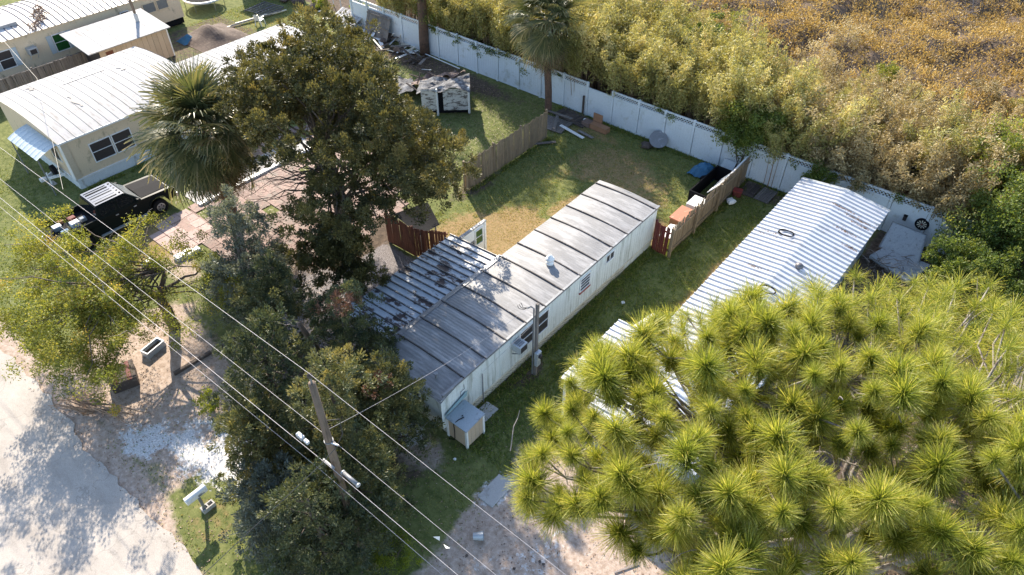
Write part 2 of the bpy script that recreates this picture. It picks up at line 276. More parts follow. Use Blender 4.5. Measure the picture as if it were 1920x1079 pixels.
def ground_mat():
    m, t, b = nt('ground_surface'); p = pos(t)
    def fac(name, s1=2.5, lo=.4, hi=.6, amt=.9):
        a = N(t, 'ShaderNodeAttribute', _attribute_name=name); n = noise(t, p, s1, 8, .72)
        m1 = N(t, 'ShaderNodeMath', _operation='MULTIPLY_ADD'); t.links.new(n, m1.inputs[0]); m1.inputs[1].default_value = amt; m1.inputs[2].default_value = -amt*.5
        m2 = N(t, 'ShaderNodeMath', _operation='ADD'); t.links.new(m1.outputs[0], m2.inputs[0]); t.links.new(a.outputs['Fac'], m2.inputs[1])
        r = ramp(t, [(lo, 0), (hi, 1)]); t.links.new(m2.outputs[0], r.inputs[0]); return r.outputs[0]
    def two(a, b_, s, d=6): return mixc(t, rr(noise(t, p, s, d, .7)), a, b_)
    def rr(o):
        r = ramp(t, [(.35, 0), (.65, 1)]); t.links.new(o, r.inputs[0]); return r.outputs[0]
    c = two((.085, .105, .03), (.19, .195, .07), 3)
    c = mixc(t, fac('dry'), c, two((.19, .15, .06), (.34, .225, .12), 6))
    c = mixc(t, fac('marsh'), c, two((.34, .24, .105), (.50, .37, .17), 1.2))
    c = mixc(t, fac('dirt'), c, two((.06, .045, .034), (.15, .11, .08), 4))
    c = mixc(t, fac('gravel', 3), c, two((.08, .07, .068), (.34, .31, .31), 22, 3))
    c = mixc(t, fac('sand', 2.2, .35, .62), c, two((.30, .22, .165), (.50, .40, .33), 5))
    c = mixc(t, fac('white', 4.5, .42, .62, 1.9), c, two((.40, .38, .36), (.74, .72, .70), 16, 4))
    sp = ramp(t, [(.62, 1), (.72, .6)]); t.links.new(noise(t, p, 16, 4, .8), sp.inputs[0]); c = mixc(t, 1, c, sp.outputs[0], 'MULTIPLY')
    t.links.new(c, b.inputs['Base Color']); b.inputs['Roughness'].default_value = .95; b.inputs['Specular IOR Level'].default_value = .15
    bn = N(t, 'ShaderNodeBump', Strength=.5, Distance=.05); t.links.new(noise(t, p, 12, 8, .75), bn.inputs['Height']); t.links.new(bn.outputs[0], b.inputs['Normal'])
    return m
MT['ground'] = ground_mat()
gm = npmesh('ground', np.stack([X, Y, Zg], -1).reshape(-1, 3), F, 'ground', smooth=True)
for nm, z in zip(('sand', 'white', 'gravel', 'dirt', 'dry', 'marsh'), zones(X, Y)):
    a = gm.attributes.new(nm, 'FLOAT', 'POINT'); a.data.foreach_set('value', z.ravel().astype(np.float32))
tag(link('ground', gm), 'sandy yard ground with grass, gravel and bare dirt', None, None, 'structure')
# road with a crumbling edge
def road_mat():
    m, t, b = nt('road_surface'); p = pos(t)
    r = ramp(t, [(.3, (.32, .28, .245)), (.5, (.425, .38, .335)), (.7, (.49, .44, .39))]); t.links.new(noise(t, pos(t, (.5, 1, 1)), .9, 8, .7), r.inputs[0])
    f = ramp(t, [(.3, .72), (.55, 1.03), (.75, 1.15)]); t.links.new(noise(t, p, 34, 4, .8), f.inputs[0]); c = mixc(t, 1, r.outputs[0], f.outputs[0], 'MULTIPLY')
    v = N(t, 'ShaderNodeTexVoronoi', _feature='DISTANCE_TO_EDGE', Scale=.42); nn = N(t, 'ShaderNodeTexNoise', Scale=1.6, Detail=6)
    t.links.new(p, nn.inputs['Vector']); vm = N(t, 'ShaderNodeVectorMath', _operation='MULTIPLY_ADD'); t.links.new(nn.outputs[1], vm.inputs[0]); vm.inputs[1].default_value = (1.3, 1.3, 1.3); t.links.new(p, vm.inputs[2])
    t.links.new(vm.outputs[0], v.inputs['Vector']); cr = ramp(t, [(.0, .62), (.012, 1)]); t.links.new(v.outputs[0], cr.inputs[0]); c = mixc(t, .7, c, mixc(t, 1, c, cr.outputs[0], 'MULTIPLY'))
    st = ramp(t, [(.62, 0), (.75, .55)]); t.links.new(noise(t, p, 1.3, 7, .75), st.inputs[0]); c = mixc(t, st.outputs[0], c, (.33, .27, .23))
    t.links.new(c, b.inputs['Base Color']); b.inputs['Roughness'].default_value = .9; b.inputs['Specular IOR Level'].default_value = .2
    bn = N(t, 'ShaderNodeBump', Strength=.35, Distance=.02); t.links.new(noise(t, p, 45, 5, .8), bn.inputs['Height']); t.links.new(bn.outputs[0], b.inputs['Normal']); return m
MT['road'] = road_mat()
mb = MB(); xs = np.arange(-80, 60.1, .35); ye = -10.0+(fbm(xs*.5, xs*0, 2)-.5)*.6+(fbm(xs*3, xs*0, 4)-.5)*.35
n = len(xs); mb.add([(x, y, .008) for x, y in zip(xs, ye)]+[(x, -17.5, .008) for x in xs], [(i, n+i, n+i+1, i+1) for i in range(n-1)])
tag(mb.build('road', 'road'), 'pale worn street surface with cracks', None, None, 'structure')
# ------------------------------------------------------------------ main mobile home
def window(parent, plane, u0, u1, z0, z1, frame, glass='glass', bars=(), hbars=(), axis='x', out=1, t=.05, name='window'):
    """window in a wall at axis=plane; frame bars as one part, panes below it"""
    def bx(mb, a0, a1, b0, b1, d0, d1):
        d0, d1 = sorted((plane+out*d0, plane+out*d1))
        return mb.box(d0, d1, a0, a1, b0, b1) if axis == 'x' else mb.box(a0, a1, d0, d1, b0, b1)
    f = MB()
    for a0, a1, b0, b1 in ((u0-t, u1+t, z1, z1+t), (u0-t, u1+t, z0-t, z0), (u0-t, u0, z0, z1), (u1, u1+t, z0, z1)): bx(f, a0, a1, b0, b1, -.02, .045)
    for u in bars: bx(f, u-t*.4, u+t*.4, z0, z1, -.02, .04)
    for h in hbars: bx(f, u0, u1, h-t*.3, h+t*.3, -.02, .035)
    fo = f.build(name, frame, parent); us = [u0]+list(bars)+[u1]
    for i in range(len(us)-1): bx(MB(), 0, 0, 0, 0, 0, 0); g = MB(); bx(g, us[i]+.004, us[i+1]-.004, z0+.002, z1-.002, -.03, .012); g.build('pane', glass, fo)
    return fo
W0, Y0, Y1, EZ = -3.35, -1.2, 13.68, 2.38
home = root('mobile_home', 'long narrow white mobile home with grey bowed metal roof and lattice skirt', 'mobile home', (-1.7, 6, 0))
prof = [(Y0+.16, .5), (Y1, .5), (Y1, EZ), (0., EZ), (Y0-.02, EZ-.22)]
mb = MB()
def ribwall(mb, x, sgn, y0, y1, z0, zt, step=.2, dep=.012):
    y = y0; k = 0
    ys = list(np.arange(y0, y1, step))+[y1]; vs = []; fs = []
    for k in range(len(ys)-1):
        a, b = ys[k], ys[k+1]; g = .02
        for yy, d in ((a, 0), (a+g, dep), (b-g, dep), (b, 0)): vs += [(x+sgn*d, yy, z0), (x+sgn*d, yy, zt(yy))]
    for i in range(len(vs)//2-1): fs.append((2*i, 2*i+2, 2*i+3, 2*i+1) if sgn > 0 else (2*i+1, 2*i+3, 2*i+2, 2*i))
    mb.add(vs, fs)
zt = lambda y: EZ-.004 if y > 0 else EZ-.004+.19*y
ribwall(mb, 0, 1, Y0+.0, Y1, .5, zt); mb.build('side_wall', 'white_siding', home)
mb = MB(); ribwall(mb, W0, -1, Y0, Y1, .5, zt); mb.build('side_wall', 'white_siding', home)
MB().add([(W0, Y0+.2, .5), (-.001, Y0+.2, .5), (-.001, Y0, EZ-.235), (-1.68, Y0, EZ-.13), (W0, Y0, EZ-.235)], [(0, 1, 2, 3, 4)]).build('front_wall', 'white_siding', home)
MB().add([(W0, Y1, .5), (0, Y1, .5), (0, Y1, EZ), (-1.68, Y1, EZ+.1), (W0, Y1, EZ)], [(4, 3, 2, 1, 0)]).build('rear_wall', 'white_siding', home)
MB().box(W0+.05, -.05, Y0+.3, Y1-.1, .25, .5).build('chassis', 'black', home)
MB().box(-.012, .05, Y0+.1, Y1+.01, EZ-.10, EZ-.02).build('eave_trim', 'flashing', home)
bow = lambda x: EZ+.075*(1-((x-W0/2)/(W0/2))**2)
def roofpanel(y0, y1, slope=0, ribs=True):
    ny_ = max(4, int((y1-y0)/.0345)) if ribs else 6; nxs = 12; L = y1-y0; vs = []
    for j in range(ny_+1):
        yy = y0+L*j/ny_; rip = .006*(j % 4 in (1, 2)) if 2 < j < ny_-2 else 0
        dz = -.19*max(0, -yy)-.10*max(0, -yy-.7)**2*2 if slope else 0
        for i in range(nxs+1):
            x = W0-.06+(-W0+.12)*i/nxs; vs.append((x, yy, bow(min(0, max(W0, x)))+rip+dz+.01*math.sin(yy*3.1+x*1.7)))
    mb = MB(); mb.add(vs, [(j*(nxs+1)+i, j*(nxs+1)+i+1, (j+1)*(nxs+1)+i+1, (j+1)*(nxs+1)+i) for j in range(ny_) for i in range(nxs)]); return mb
for k in range(11): roofpanel(k*1.22, k*1.22+1.22).build('roof_panel', 'grey_roof', home, smooth=False)
roofpanel(-1.25, 0, 1).build('roof_panel', 'grey_roof', home); roofpanel(13.42, 13.78).build('roof_panel', 'grey_roof', home)
for k in range(12):
    y = k*1.22; pts = [(W0-.07+(-W0+.14)*i/12, y+rnd.uniform(-.004, .004), 0) for i in range(13)]
    mb = MB()
    for i in range(12):
        a, b = pts[i], pts[i+1]; za, zb = (bow(min(0, max(W0, q[0])))+.025 for q in (a, b)); mb.beam((a[0], a[1], za), (b[0], b[1], zb), .045, .05)
    mb.build('roof_seam', 'dark_seam', home)
MB().box(-.03, .065, Y0+.1, Y1+.1, EZ-.018, EZ+.03).build('roof_edge', 'flashing', home)
# lattice skirt
def lattice(mb, axis, plane, u0, u1, z0, z1, step=.105, w_=.03):
    h = z1-z0
    for s in (1, -1):
        u = u0-h
        while u < u1:
            a, b = (u, z0), (u+h, z1)
            if s < 0: a, b = (u, z1), (u+h, z0)
            # clip
            (ua, za), (ub, zb) = a, b
            if ub > u0 and ua < u1:
                if ua < u0: za += (zb-za)*(u0-ua)/(ub-ua); ua = u0
                if ub > u1: zb = za+(zb-za)*(u1-ua)/(ub-ua); ub = u1
                if ub-ua > .02:
                    o = plane+s*.004
                    P, Q = ((o, ua, za), (o, ub, zb)) if axis == 'x' else ((ua, o, za), (ub, o, zb))
                    mb.beam(P, Q, .007, w_, (0, 0, 1)) if False else mb.beam(P, Q, w_, .007, (1, 0, 0) if axis == 'x' else (0, 1, 0))
            u += step
    return mb
lattice(MB(), 'x', -.02, Y0+.2, 11.2, .02, .5).build('lattice_skirt', 'lattice', home)
lattice(MB(), 'y', Y0+.22, W0+.02, -.05, .02, .5).build('lattice_skirt', 'lattice', home)
MB().box(-.03, .035, Y0+.15, Y1, .45, .52).build('skirt_rail', 'lattice', home)
MB().box(-.06, -.03, 11.2, Y1, .02, .45).build('skirt_panel', 'white_siding', home)
window(home, .012, 3.3, 4.12, 1.05, 2.05, 'white_paint', 'screen', hbars=(1.55,)); window(home, .012, 4.42, 5.12, 1.05, 2.05, 'white_paint', 'screen', hbars=(1.55,))
window(home, .012, 7.42, 8.1, 1.38, 2.05, 'white_paint', 'screen', hbars=(1.55, 1.72, 1.89)); MB().box(.014, .075, 7.36, 8.16, 1.24, 1.325).build('window_sill', 'red_frame', home); window(home, .012, 9.36, 9.96, 1.72, 2.1, 'white_paint', 'screen', bars=(9.66,))
window(home, Y0+.06, -2.9, -1.2, 1.25, 1.9, 'white_paint', 'screen', bars=(-2.05,), axis='y', out=-1)
MB().lathe((-1.35, 7.0, EZ+.12), [(.17, 0), (.17, .1), (.12, .14), (.12, .22), (.19, .23), (.2, .3), (.13, .34), (.1, .44), (.03, .5)]).build('roof_vent', 'white_paint', home, smooth=True)
MB().tube([(.07, .98, .0), (.07, .98, 1.75)], .022).build('conduit', 'flashing', home)
mb = MB().tube([(-.75, -.62, EZ-.02), (-.75, -.62, EZ+.22)], .05).tube([(-.75, -.62, EZ+.22), (-.75, -.62, EZ+.25)], .09); mb.build('vent_pipe', 'flashing', home)
MB().box(.005, .04, 2.05, 2.85, .6, 2.2).build('door', 'white_siding', home)
MB().tube([(.03, .0, 2.0), (.05, .0, 1.78), (.05, -.22, 1.76), (.05, -.22, 1.5)], .012, 5).build('bracket', 'flashing', home)
# window air conditioner held in the wall
ac = root('air_conditioner', 'boxy window air conditioner sticking out of the white side wall', 'air conditioner', (.3, 2.95, 1.6))
MB().box(.03, .5, 2.72, 3.2, 1.62, 1.98).build('case', 'metal_grey', ac, bevel=.02); MB().box(.5, .512, 2.77, 3.15, 1.66, 1.94).build('grille', 'screen', ac)
for y in (2.8, 3.12): MB().beam((.02, y, 1.3), (.45, y, 1.61), .03, .03).build('support', 'flashing', ac)
for i in range(4): MB().box(.1+i*.09, .15+i*.09, 2.8, 3.1, 1.98, 2.0+.02*(i % 2)).build('louvre', 'flashing', ac)
# storage box at the front corner
sb = root('storage_box', 'tan panelled storage box with grey lid and white corner trim', 'storage box', (.6, -.6, 0))
for i in range(4): x = .09+i*.235; MB().box(x, x+.222, -1.03, -1.0, .08, 1.06).build('panel', 'tan_panel', sb)
for i in range(4): y = -1.0+i*.225; MB().box(1.0, 1.03, y, y+.213, .08, 1.06).build('panel', 'tan_panel', sb)
MB().box(.1, .99, -.98, -.12, .05, 1.05).build('carcass', 'dark_wood', sb)
for x, y in ((1.0, -1.03), (.06, -1.04), (1.0, -.12)): MB().box(x-.03, x+.065, y-.02, y+.06, 0, 1.06).build('corner_trim', 'white_paint', sb)
mb = MB(); mb.add([(.04, -1.08, 1.08), (1.09, -1.08, 1.08), (1.09, -.05, 1.16), (.04, -.05, 1.16), (.04, -1.08, 1.12), (1.09, -1.08, 1.12), (1.09, -.05, 1.2), (.04, -.05, 1.2)], [(3, 2, 1, 0), (4, 5, 6, 7), (0, 1, 5, 4), (1, 2, 6, 5), (2, 3, 7, 6), (3, 0, 4, 7)]); mb.build('lid', 'box_lid', sb)
MB().add([(.03, -1.1, 1.2), (.03, .1, 1.28), (.08, .1, 1.62), (.08, -1.1, 1.34), (.05, -1.1, 1.2), (.05, .1, 1.28), (.1, .1, 1.62), (.1, -1.1, 1.34)], [(3, 2, 1, 0), (4, 5, 6, 7), (0, 1, 5, 4), (1, 2, 6, 5), (2, 3, 7, 6), (3, 0, 4, 7)]).build('hinged_flap', 'blue_tin', sb)
MB().tube([(.5, -.62, 1.18), (.52, -.7, 1.24), (.6, -.66, 1.2), (.5, -.85, 1.15), (.46, -1.09, 1.1), (.46, -1.06, .6), (.44, -1.07, .1), (.2, -1.15, .03)], .018, 5).build('cable', 'black', sb)
# meter post
mp = root('meter_post', 'grey square timber meter post with two electric boxes and weatherhead', 'post', (.74, 3.42, 0))
MB().box(.69, .8, 3.37, 3.48, 0, 4.05).build('post', 'grey_wood', mp); MB().tube([(.62, 3.38, .02), (.62, 3.38, 3.75), (.52, 3.3, 3.86), (.42, 3.24, 3.76)], .034, 8).build('conduit', 'flashing', mp)
MB().box(.78, .95, 3.26, 3.54, 1.12, 1.5).build('meter_box', 'metal_grey', mp, bevel=.02); MB().tube([(.95, 3.4, 1.32), (1.04, 3.4, 1.32)], .095, 14).build('meter_dial', 'screen', mp)
MB().box(.78, .93, 3.28, 3.52, .72, 1.08).build('breaker_box', 'metal_grey', mp, bevel=.02)
for k in range(3): MB().tube([(.42, 3.24, 3.78), (.3-.05*k, 3.16+.04*k, 3.66), (.16, 3.05+.1*k, 3.72), (.1, 3.02+.1*k, 3.86)], .012, 5).build('wire_tail', 'black_wire', mp)
# ------------------------------------------------------------------ carport on the left of the home
cp = root('carport', 'carport with ribbed roof of peeling grey paint joined to the mobile home', 'carport', (-5, 3, 0))
cz = lambda x: 2.08+.22*(x+6.38)/3.
NP = 18; cs = 6.5/NP
for k in range(NP):
    y = -.4+k*cs; dx = rnd.uniform(-.05, .03)
    MB().add([(-6.38+dx, y+.02, cz(-6.38)), (-3.36, y+.02, cz(-3.36)), (-3.36, y+cs-.02, cz(-3.36)), (-6.38+dx, y+cs-.02, cz(-6.38))]+[(-6.38+dx, y+.02, cz(-6.38)-.02), (-3.36, y+.02, cz(-3.36)-.02), (-3.36, y+cs-.02, cz(-3.36)-.02), (-6.38+dx, y+cs-.02, cz(-6.38)-.02)],
             [(0, 1, 2, 3), (7, 6, 5, 4), (0, 4, 5, 1), (1, 5, 6, 2), (2, 6, 7, 3), (3, 7, 4, 0)]).build('roof_pan', 'peeling_roof', cp)
for k in range(NP+1):
    y = -.4+k*cs; MB().beam((-6.42, y, cz(-6.42)+.03), (-3.34, y, cz(-3.34)+.03), .035, .085).build('roof_rib', 'rib_metal', cp)
MB().add([(-3.52, -.5, cz(-3.5)+.09), (-3.28, -.5, EZ+.04), (-3.28, 6.2, EZ+.04), (-3.52, 6.2, cz(-3.5)+.09)], [(0, 1, 2, 3)]).build('flashing', 'flashing', cp)
MB().box(-6.36, -6.26, -.4, 6.1, 1.92, 2.05).build('beam', 'grey_wood', cp)
for y in (-.3, 1.8, 3.9, 6.0): MB().box(-6.35, -6.27, y-.04, y+.04, 0, 1.92).build('post', 'flashing', cp)
pw = root('porch_wall', 'short white panelled porch wall with green window beside the carport', 'wall', (-5.9, 7.1, 0))
MB().box(-5.96, -5.90, 6.3, 7.85, .05, 2.0).build('panel', 'white_paint', pw); MB().box(-5.98, -5.86, 7.85, 7.97, 0, 2.03).build('corner_post', 'white_paint', pw); MB().box(-6.0, -5.84, 6.25, 7.99, 2.03, 2.08).build('cap', 'flashing', pw)
window(pw, -5.90, 7.25, 7.7, 1.0, 1.8, 'white_paint', 'green_glass', hbars=(1.4,)); window(pw, -5.90, 6.85, 7.08, 1.0, 1.32, 'flashing', 'grey_glass')
# ------------------------------------------------------------------ house on the right with white metal roof
hr = root('metal_roof_house', 'house with bright white ribbed metal roof next to the mobile home', 'house', (6.5, 11, 0))
HX0, HX1, HY0, HY1 = 4.38, 8.62, 1.6, 19.92
def ribpan(x0, x1, z0, z1, wd, rib_h=.07):
    mb = MB(); yy = [(0, 0), (wd-.1, 0), (wd-.08, rib_h), (wd-.03, rib_h), (wd, 0)]
    mb.add([(x, y, z+h) for x, z in ((x0, z0), (x1, z1)) for y, h in yy], [(5+i, i, i+1, 6+i) if x1 < x0 else (i, 5+i, 6+i, i+1) for i in range(4)])
    return mb
RZ = 2.84; wpan = .305; npn = int((HY1-HY0)/wpan)
mL = ribpan(HX0, 6.52, 2.6, RZ, wpan).mesh('roof_sheet', 'metal_roof'); mR = ribpan(6.52, HX1, RZ, 2.58, wpan).mesh('roof_sheet', 'metal_roof')
for k in range(npn):
    for me in (mL, mR): link('roof_sheet', me, hr, (-6.5+rnd.uniform(-.006, .006), HY1-(k+1)*wpan-11, rnd.uniform(-.003, .003)))
MB().box(6.38, 6.66, HY0, HY1+.02, RZ+.045, RZ+.06) if False else None
MB().add([(HX0-.02, HY1-.02, 2.64), (6.52, HY1-.02, RZ+.04), (HX1+.02, HY1-.02, 2.62), (HX1+.02, HY1+.16, 2.62), (6.52, HY1+.16, RZ+.04), (HX0-.02, HY1+.16, 2.64)], [(0, 1, 4, 5), (1, 2, 3, 4)]).build('rake_trim', 'metal_grey', hr)
mb = MB(); ribwall(mb, 8.3, 1, HY0+.2, HY1-.15, .1, lambda y: 2.58, .22); mb.build('side_wall', 'metal_grey', hr)
mb = MB(); ribwall(mb, 4.65, -1, HY0+.2, HY1-.15, .1, lambda y: 2.58, .22); mb.build('side_wall', 'white_siding', hr)
MB().box(4.67, 8.28, HY1-.2, HY1-.15, .1, 2.6).build('end_wall', 'white_siding', hr); MB().box(4.67, 8.28, HY0+.2, HY0+.25, .1, 2.6).build('end_wall', 'white_siding', hr)
pv = at(1497, 503, 2.75); MB().lathe((pv[0], pv[1], 2.66), [(.16, 0), (.15, .16), (.17, .18), (.17, .25), (.1, .32), (.04, .34)]).build('roof_vent', 'rib_metal', hr, smooth=True)
hx = root('lean_to_roof', 'low white ribbed lean-to roof half hidden under the pine', 'lean-to', (4, 4.5, 0))
mE = ribpan(2.72, 5.6, 2.3, 2.5, .3, .06).mesh('roof_sheet', 'metal_roof')
for k in range(13): link('roof_sheet', mE, hx, (-4, 6.25-(k+1)*.3-4.5, rnd.uniform(-.003, .003)))
for y in (2.5, 6.1): MB().box(2.8, 2.88, y-.04, y+.04, 0, 2.28).build('post', 'white_paint', hx)
MB().box(2.72, 2.8, 2.4, 6.25, 2.2, 2.29).build('beam', 'white_paint', hx)
def hose(px, py, r, label):
    c = at(px, py, 2.74); mb = MB(); pts = []
    for k in range(40): a = k/39*2*math.pi*1.9; rr = r*(1+.12*math.sin(k*.7)); x = c[0]+rr*1.15*math.cos(a); pts.append((x, c[1]+rr*.85*math.sin(a), 2.6+.24*min(1, (x-HX0)/2.14)+.075+.02*(k/39)))
    o = mb.tube(pts, .022, 6).build('hose', 'black'); tag(o, label, 'hose', 'black hoses on the metal roof')
hose(1473, 440, .27, 'black hose loop lying on the white roof farther from the pine'); hose(1437, 549, .27, 'black hose loop lying on the white roof nearer the pine')
un = root('metal_cabinet', 'white metal cabinet lying beside the lean-to roof', 'cabinet', (3.1, 7.9, 0), RAD(-12))
MB().box(-.3, .3, -.8, .8, .55, .95).build('case', 'white_paint', un, local=True, bevel=.015); MB().box(-.12, .12, -.5, -.2, .95, .96).build('vent', 'metal_grey', un, local=True); MB().box(-.25, .25, -.7, .7, 0, .55).build('stand', 'metal_grey', un, local=True)
# ------------------------------------------------------------------ neighbours' trailers (upper left)
ta = root('white_roof_trailer', 'tan trailer with bright white low roof and dark front windows', 'trailer', (-30, 2, 0))
MB().add([(-26.55, -2.05, .6), (-26.55, 6.4, .6), (-26.55, 6.4, 2.92), (-26.55, -2.05, 2.92)], [(0, 1, 2, 3)]).build('front_wall', 'cream_siding', ta)
MB().add([(-34.2, -2.05, .6), (-26.55, -2.05, .6), (-26.55, -2.05, 2.92), (-30.4, -2.05, 3.2), (-34.2, -2.05, 2.92)], [(0, 1, 2, 3, 4)]).build('side_wall', 'cream_siding', ta)
MB().box(-34.2, -34.15, -2, 6.4, .6, 2.9).build('rear_wall', 'cream_siding', ta); MB().box(-34.1, -26.6, 6.35, 6.4, .6, 2.9).build('side_wall', 'cream_siding', ta)
def skirt(p, q, h, parent, name='skirting', mat='skirting'):
    p, q = Vector((*p, 0)), Vector((*q, 0)); L = (q-p).length; nn = int(L/.2); d = (q-p)/nn; nrm = Vector((d.y, -d.x, 0)).normalized()*.018; vs = []
    for k in range(nn+1):
        b = p+d*k+(nrm if k % 2 else nrm*0); vs += [b, b+Vector((0, 0, h))]
    MB().add(vs, [(2*i, 2*i+2, 2*i+3, 2*i+1) for i in range(nn)]).build(name, mat, parent)
skirt((-26.55, -2.05), (-26.55, 6.4), .6, ta); skirt((-34.2, -2.05), (-26.55, -2.05), .6, ta)
MB().box(-26.56, -26.5, -2.1, 6.4, .56, .64).build('skirt_rail', 'white_paint', ta); MB().box(-34.2, -26.5, -2.1, -2.055, .56, .64).build('skirt_rail', 'white_paint', ta)
window(ta, -26.55, -.75, .35, 1.15, 2.2, 'white_paint', 'screen', hbars=(1.7,)); window(ta, -26.55, .5, 1.5, 1.15, 2.2, 'white_paint', 'screen', hbars=(1.7,))
window(ta, -2.05, -28.4, -27.5, 1.4, 2.2, 'white_paint', 'screen', axis='y', out=-1)
MB().box(-26.53, -26.51, -2.07, -1.75, .64, 2.9).build('corner_board', 'tan_siding', ta); MB().box(-27.0, -26.53, -2.09, -2.06, .64, 2.9).build('corner_board', 'white_paint', ta)
def arooffn(x): return 2.92+.34*(1-((x+30.45)/4.1)**2)
for k in range(18):                                       # white roof panels with shallow seams
    y0 = -2.2+k*.486; mb = MB(); nn = 10
    mb.add([(-34.5+8.1*i/nn, y, arooffn(-34.5+8.1*i/nn)+h) for y, h in ((y0, .022), (y0+.045, 0), (y0+.47, 0), (y0+.486, .022)) for i in range(nn+1)], [(j*11+i, j*11+i+1, (j+1)*11+i+1, (j+1)*11+i) for j in range(3) for i in range(nn)])
    slot2(mb.build('roof_panel', 'white_roof', ta).data, 'roof_seam', lambda i: i < 10)
MB().box(-26.46, -26.41, -2.2, 6.55, 2.84, 2.935).build('fascia', 'white_paint', ta)
for k, (x, y, lx, ly) in enumerate(((-29.6, .4, 1.6, .12), (-32.2, 2.2, .16, 2.6), (-31.6, 4.2, .9, .3), (-28.4, 4.6, .5, .14), (-33.3, -.4, .7, .25))):
    MB().grid(lambda u, v: (x+lx*(u-.5), y+ly*(v-.5)+.08*math.sin(u*9+k), arooffn(x+lx*(u-.5))+.03), 8, 6).build('roof_patch', ('roof_seam', 'flashing', 'roof_seam', 'brown_sheet', 'roof_seam')[k], ta)
aw = [(-30.5, -2.08, 2.55), (-27.0, -2.08, 2.55), (-27.0, -3.25, 2.25), (-30.5, -3.25, 2.25)]
for k in range(8):
    x0 = -30.5+k*.4375; mb = MB(); mb.grid(lambda u, v: (x0+.4375*u, -2.08-1.2*v, 2.6-.12*v-.25*v*v+(.02 if u in (0, 1) else 0)), 4, 6); mb.build('awning_panel', 'awning', ta)
for x in (-30.4, -27.1): MB().tube([(x, -3.2, 0), (x, -3.2, 2.25)], .035).build('awning_post', 'flashing', ta)
ht = root('trailer_hitch', 'white drawbar hitch poking out below the trailer', 'hitch', (-28.3, -2.6, 0))
for s in (-1, 1): MB().beam((-28.3+s*.45, -2.1, .5), (-28.3, -3.1, .45), .1, .14).build('drawbar', 'white_paint', ht)
MB().box(-28.4, -28.2, -3.3, -3.05, .38, .56).build('coupler', 'white_paint', ht); MB().tube([(-28.3, -2.85, .03), (-28.3, -2.85, .75)], .045).build('jack', 'white_paint', ht); MB().box(-28.6, -28.1, -3.0, -2.65, 0, .04).build('pad', 'concrete', ht)
MB().tube([(-28.3, -2.35, .75), (-28.3, -2.55, .75)], .28, 14).build('spare_tyre', 'rubber', ht)
tb = root('white_roof_annex', 'long flat white roofed annex running behind the palm and big cedar', 'annex', (-28, 11, 0))
for k in range(20):
    y0 = 6.6+k*.44; mb = MB(); mb.add([(x, y, z+h) for y, h in ((y0, .02), (y0+.045, 0), (y0+.425, 0), (y0+.44, .02)) for x, z in ((-31.1, 2.55), (-24.9, 2.8))][:], [(0, 1, 3, 2), (2, 3, 5, 4), (4, 5, 7, 6)]); slot2(mb.build('roof_panel', 'white_roof', tb).data, 'roof_seam', lambda i: i == 0)
MB().box(-30.9, -25.2, 6.8, 15.2, .1, 2.5).build('wall', 'cream_siding', tb); MB().box(-24.95, -24.88, 6.6, 15.4, 2.66, 2.79).build('fascia', 'white_paint', tb)
for y in (8.2, 11.2, 13.6): window(tb, -25.2, y, y+1.1, 1.1, 2.0, 'white_paint', 'screen')
tc = root('ribbed_roof_trailer', 'cream trailer with rusty ribbed white roof and shuttered windows', 'trailer', (-44, 6, 0))
WX = -42.3
for k in range(17):
    z0 = .55+k*.132; MB().add([(WX, -6, z0), (WX, 14.1, z0), (WX+.0, 14.1, z0+.132), (WX, -6, z0+.132), (WX+.022, -6, z0), (WX+.022, 14.1, z0)], [(4, 5, 2, 3), (0, 1, 5, 4)]).build('siding_board', 'cream_siding', tc)
MB().add([(-48, 14.1, .5), (WX+.02, 14.1, .5), (WX+.02, 14.1, 2.8), (-45.2, 14.1, 3.25), (-48, 14.1, 2.8)], [(0, 4, 3, 2, 1)]).build('end_wall', 'cream_siding', tc)
MB().box(-47.9, WX-.03, -5.9, 14.0, .1, .5).build('base', 'black', tc)
def broof(x): return 2.78+.42*max(0, 1-((x+45.2)/3.2)**2)
for k in range(46):
    y0 = -6.1+k*.445; mb = MB(); nn = 8; xs_ = [-48.2+6.15*i/nn for i in range(nn+1)]
    mb.add([(x, y, broof(x)+h) for y, h in ((y0, .0), (y0+.37, 0), (y0+.385, .06), (y0+.43, .06), (y0+.445, 0)) for x in xs_], [(j*9+i, j*9+i+1, (j+1)*9+i+1, (j+1)*9+i) for j in range(4) for i in range(nn)])
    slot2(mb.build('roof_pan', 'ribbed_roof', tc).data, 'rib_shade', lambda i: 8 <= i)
MB().box(-45.6, -43.4, .9, 3.2, 2.95, 3.27).build('roof_patch', 'white_roof', tc)
for y0, gl in ((.9, 'screen'), (4.55, 'green_glass')):
    window(tc, WX+.03, y0, y0+.85, 1.05, 2.15, 'white_paint', gl, hbars=(1.62,))
    for y in (y0-.42, y0+.92): MB().box(WX+.03, WX+.07, y, y+.33, 1.0, 2.2).build('shutter', 'awning', tc)
window(tc, WX+.03, 11.2, 12.1, 1.6, 2.25, 'cream_siding', 'grey_glass'); window(tc, WX+.03, 12.3, 13.1, 1.6, 2.25, 'cream_siding', 'grey_glass'); window(tc, WX+.03, 9.5, 10.05, 1.4, 2.2, 'white_paint', 'screen')
ab = root('window_cooler', 'grey window air conditioner on the cream trailer wall', 'air conditioner', (WX+.3, 2.95, 1.5))
MB().box(WX+.04, WX+.5, 2.65, 3.25, 1.5, 1.95).build('case', 'metal_grey', ab, bevel=.02); MB().box(WX+.5, WX+.515, 2.75, 3.15, 1.56, 1.86).build('grille', 'screen', ab)
for y in (2.72, 3.18): MB().beam((WX+.03, y, 1.1), (WX+.45, y, 1.5), .03, .03).build('support', 'white_paint', ab)
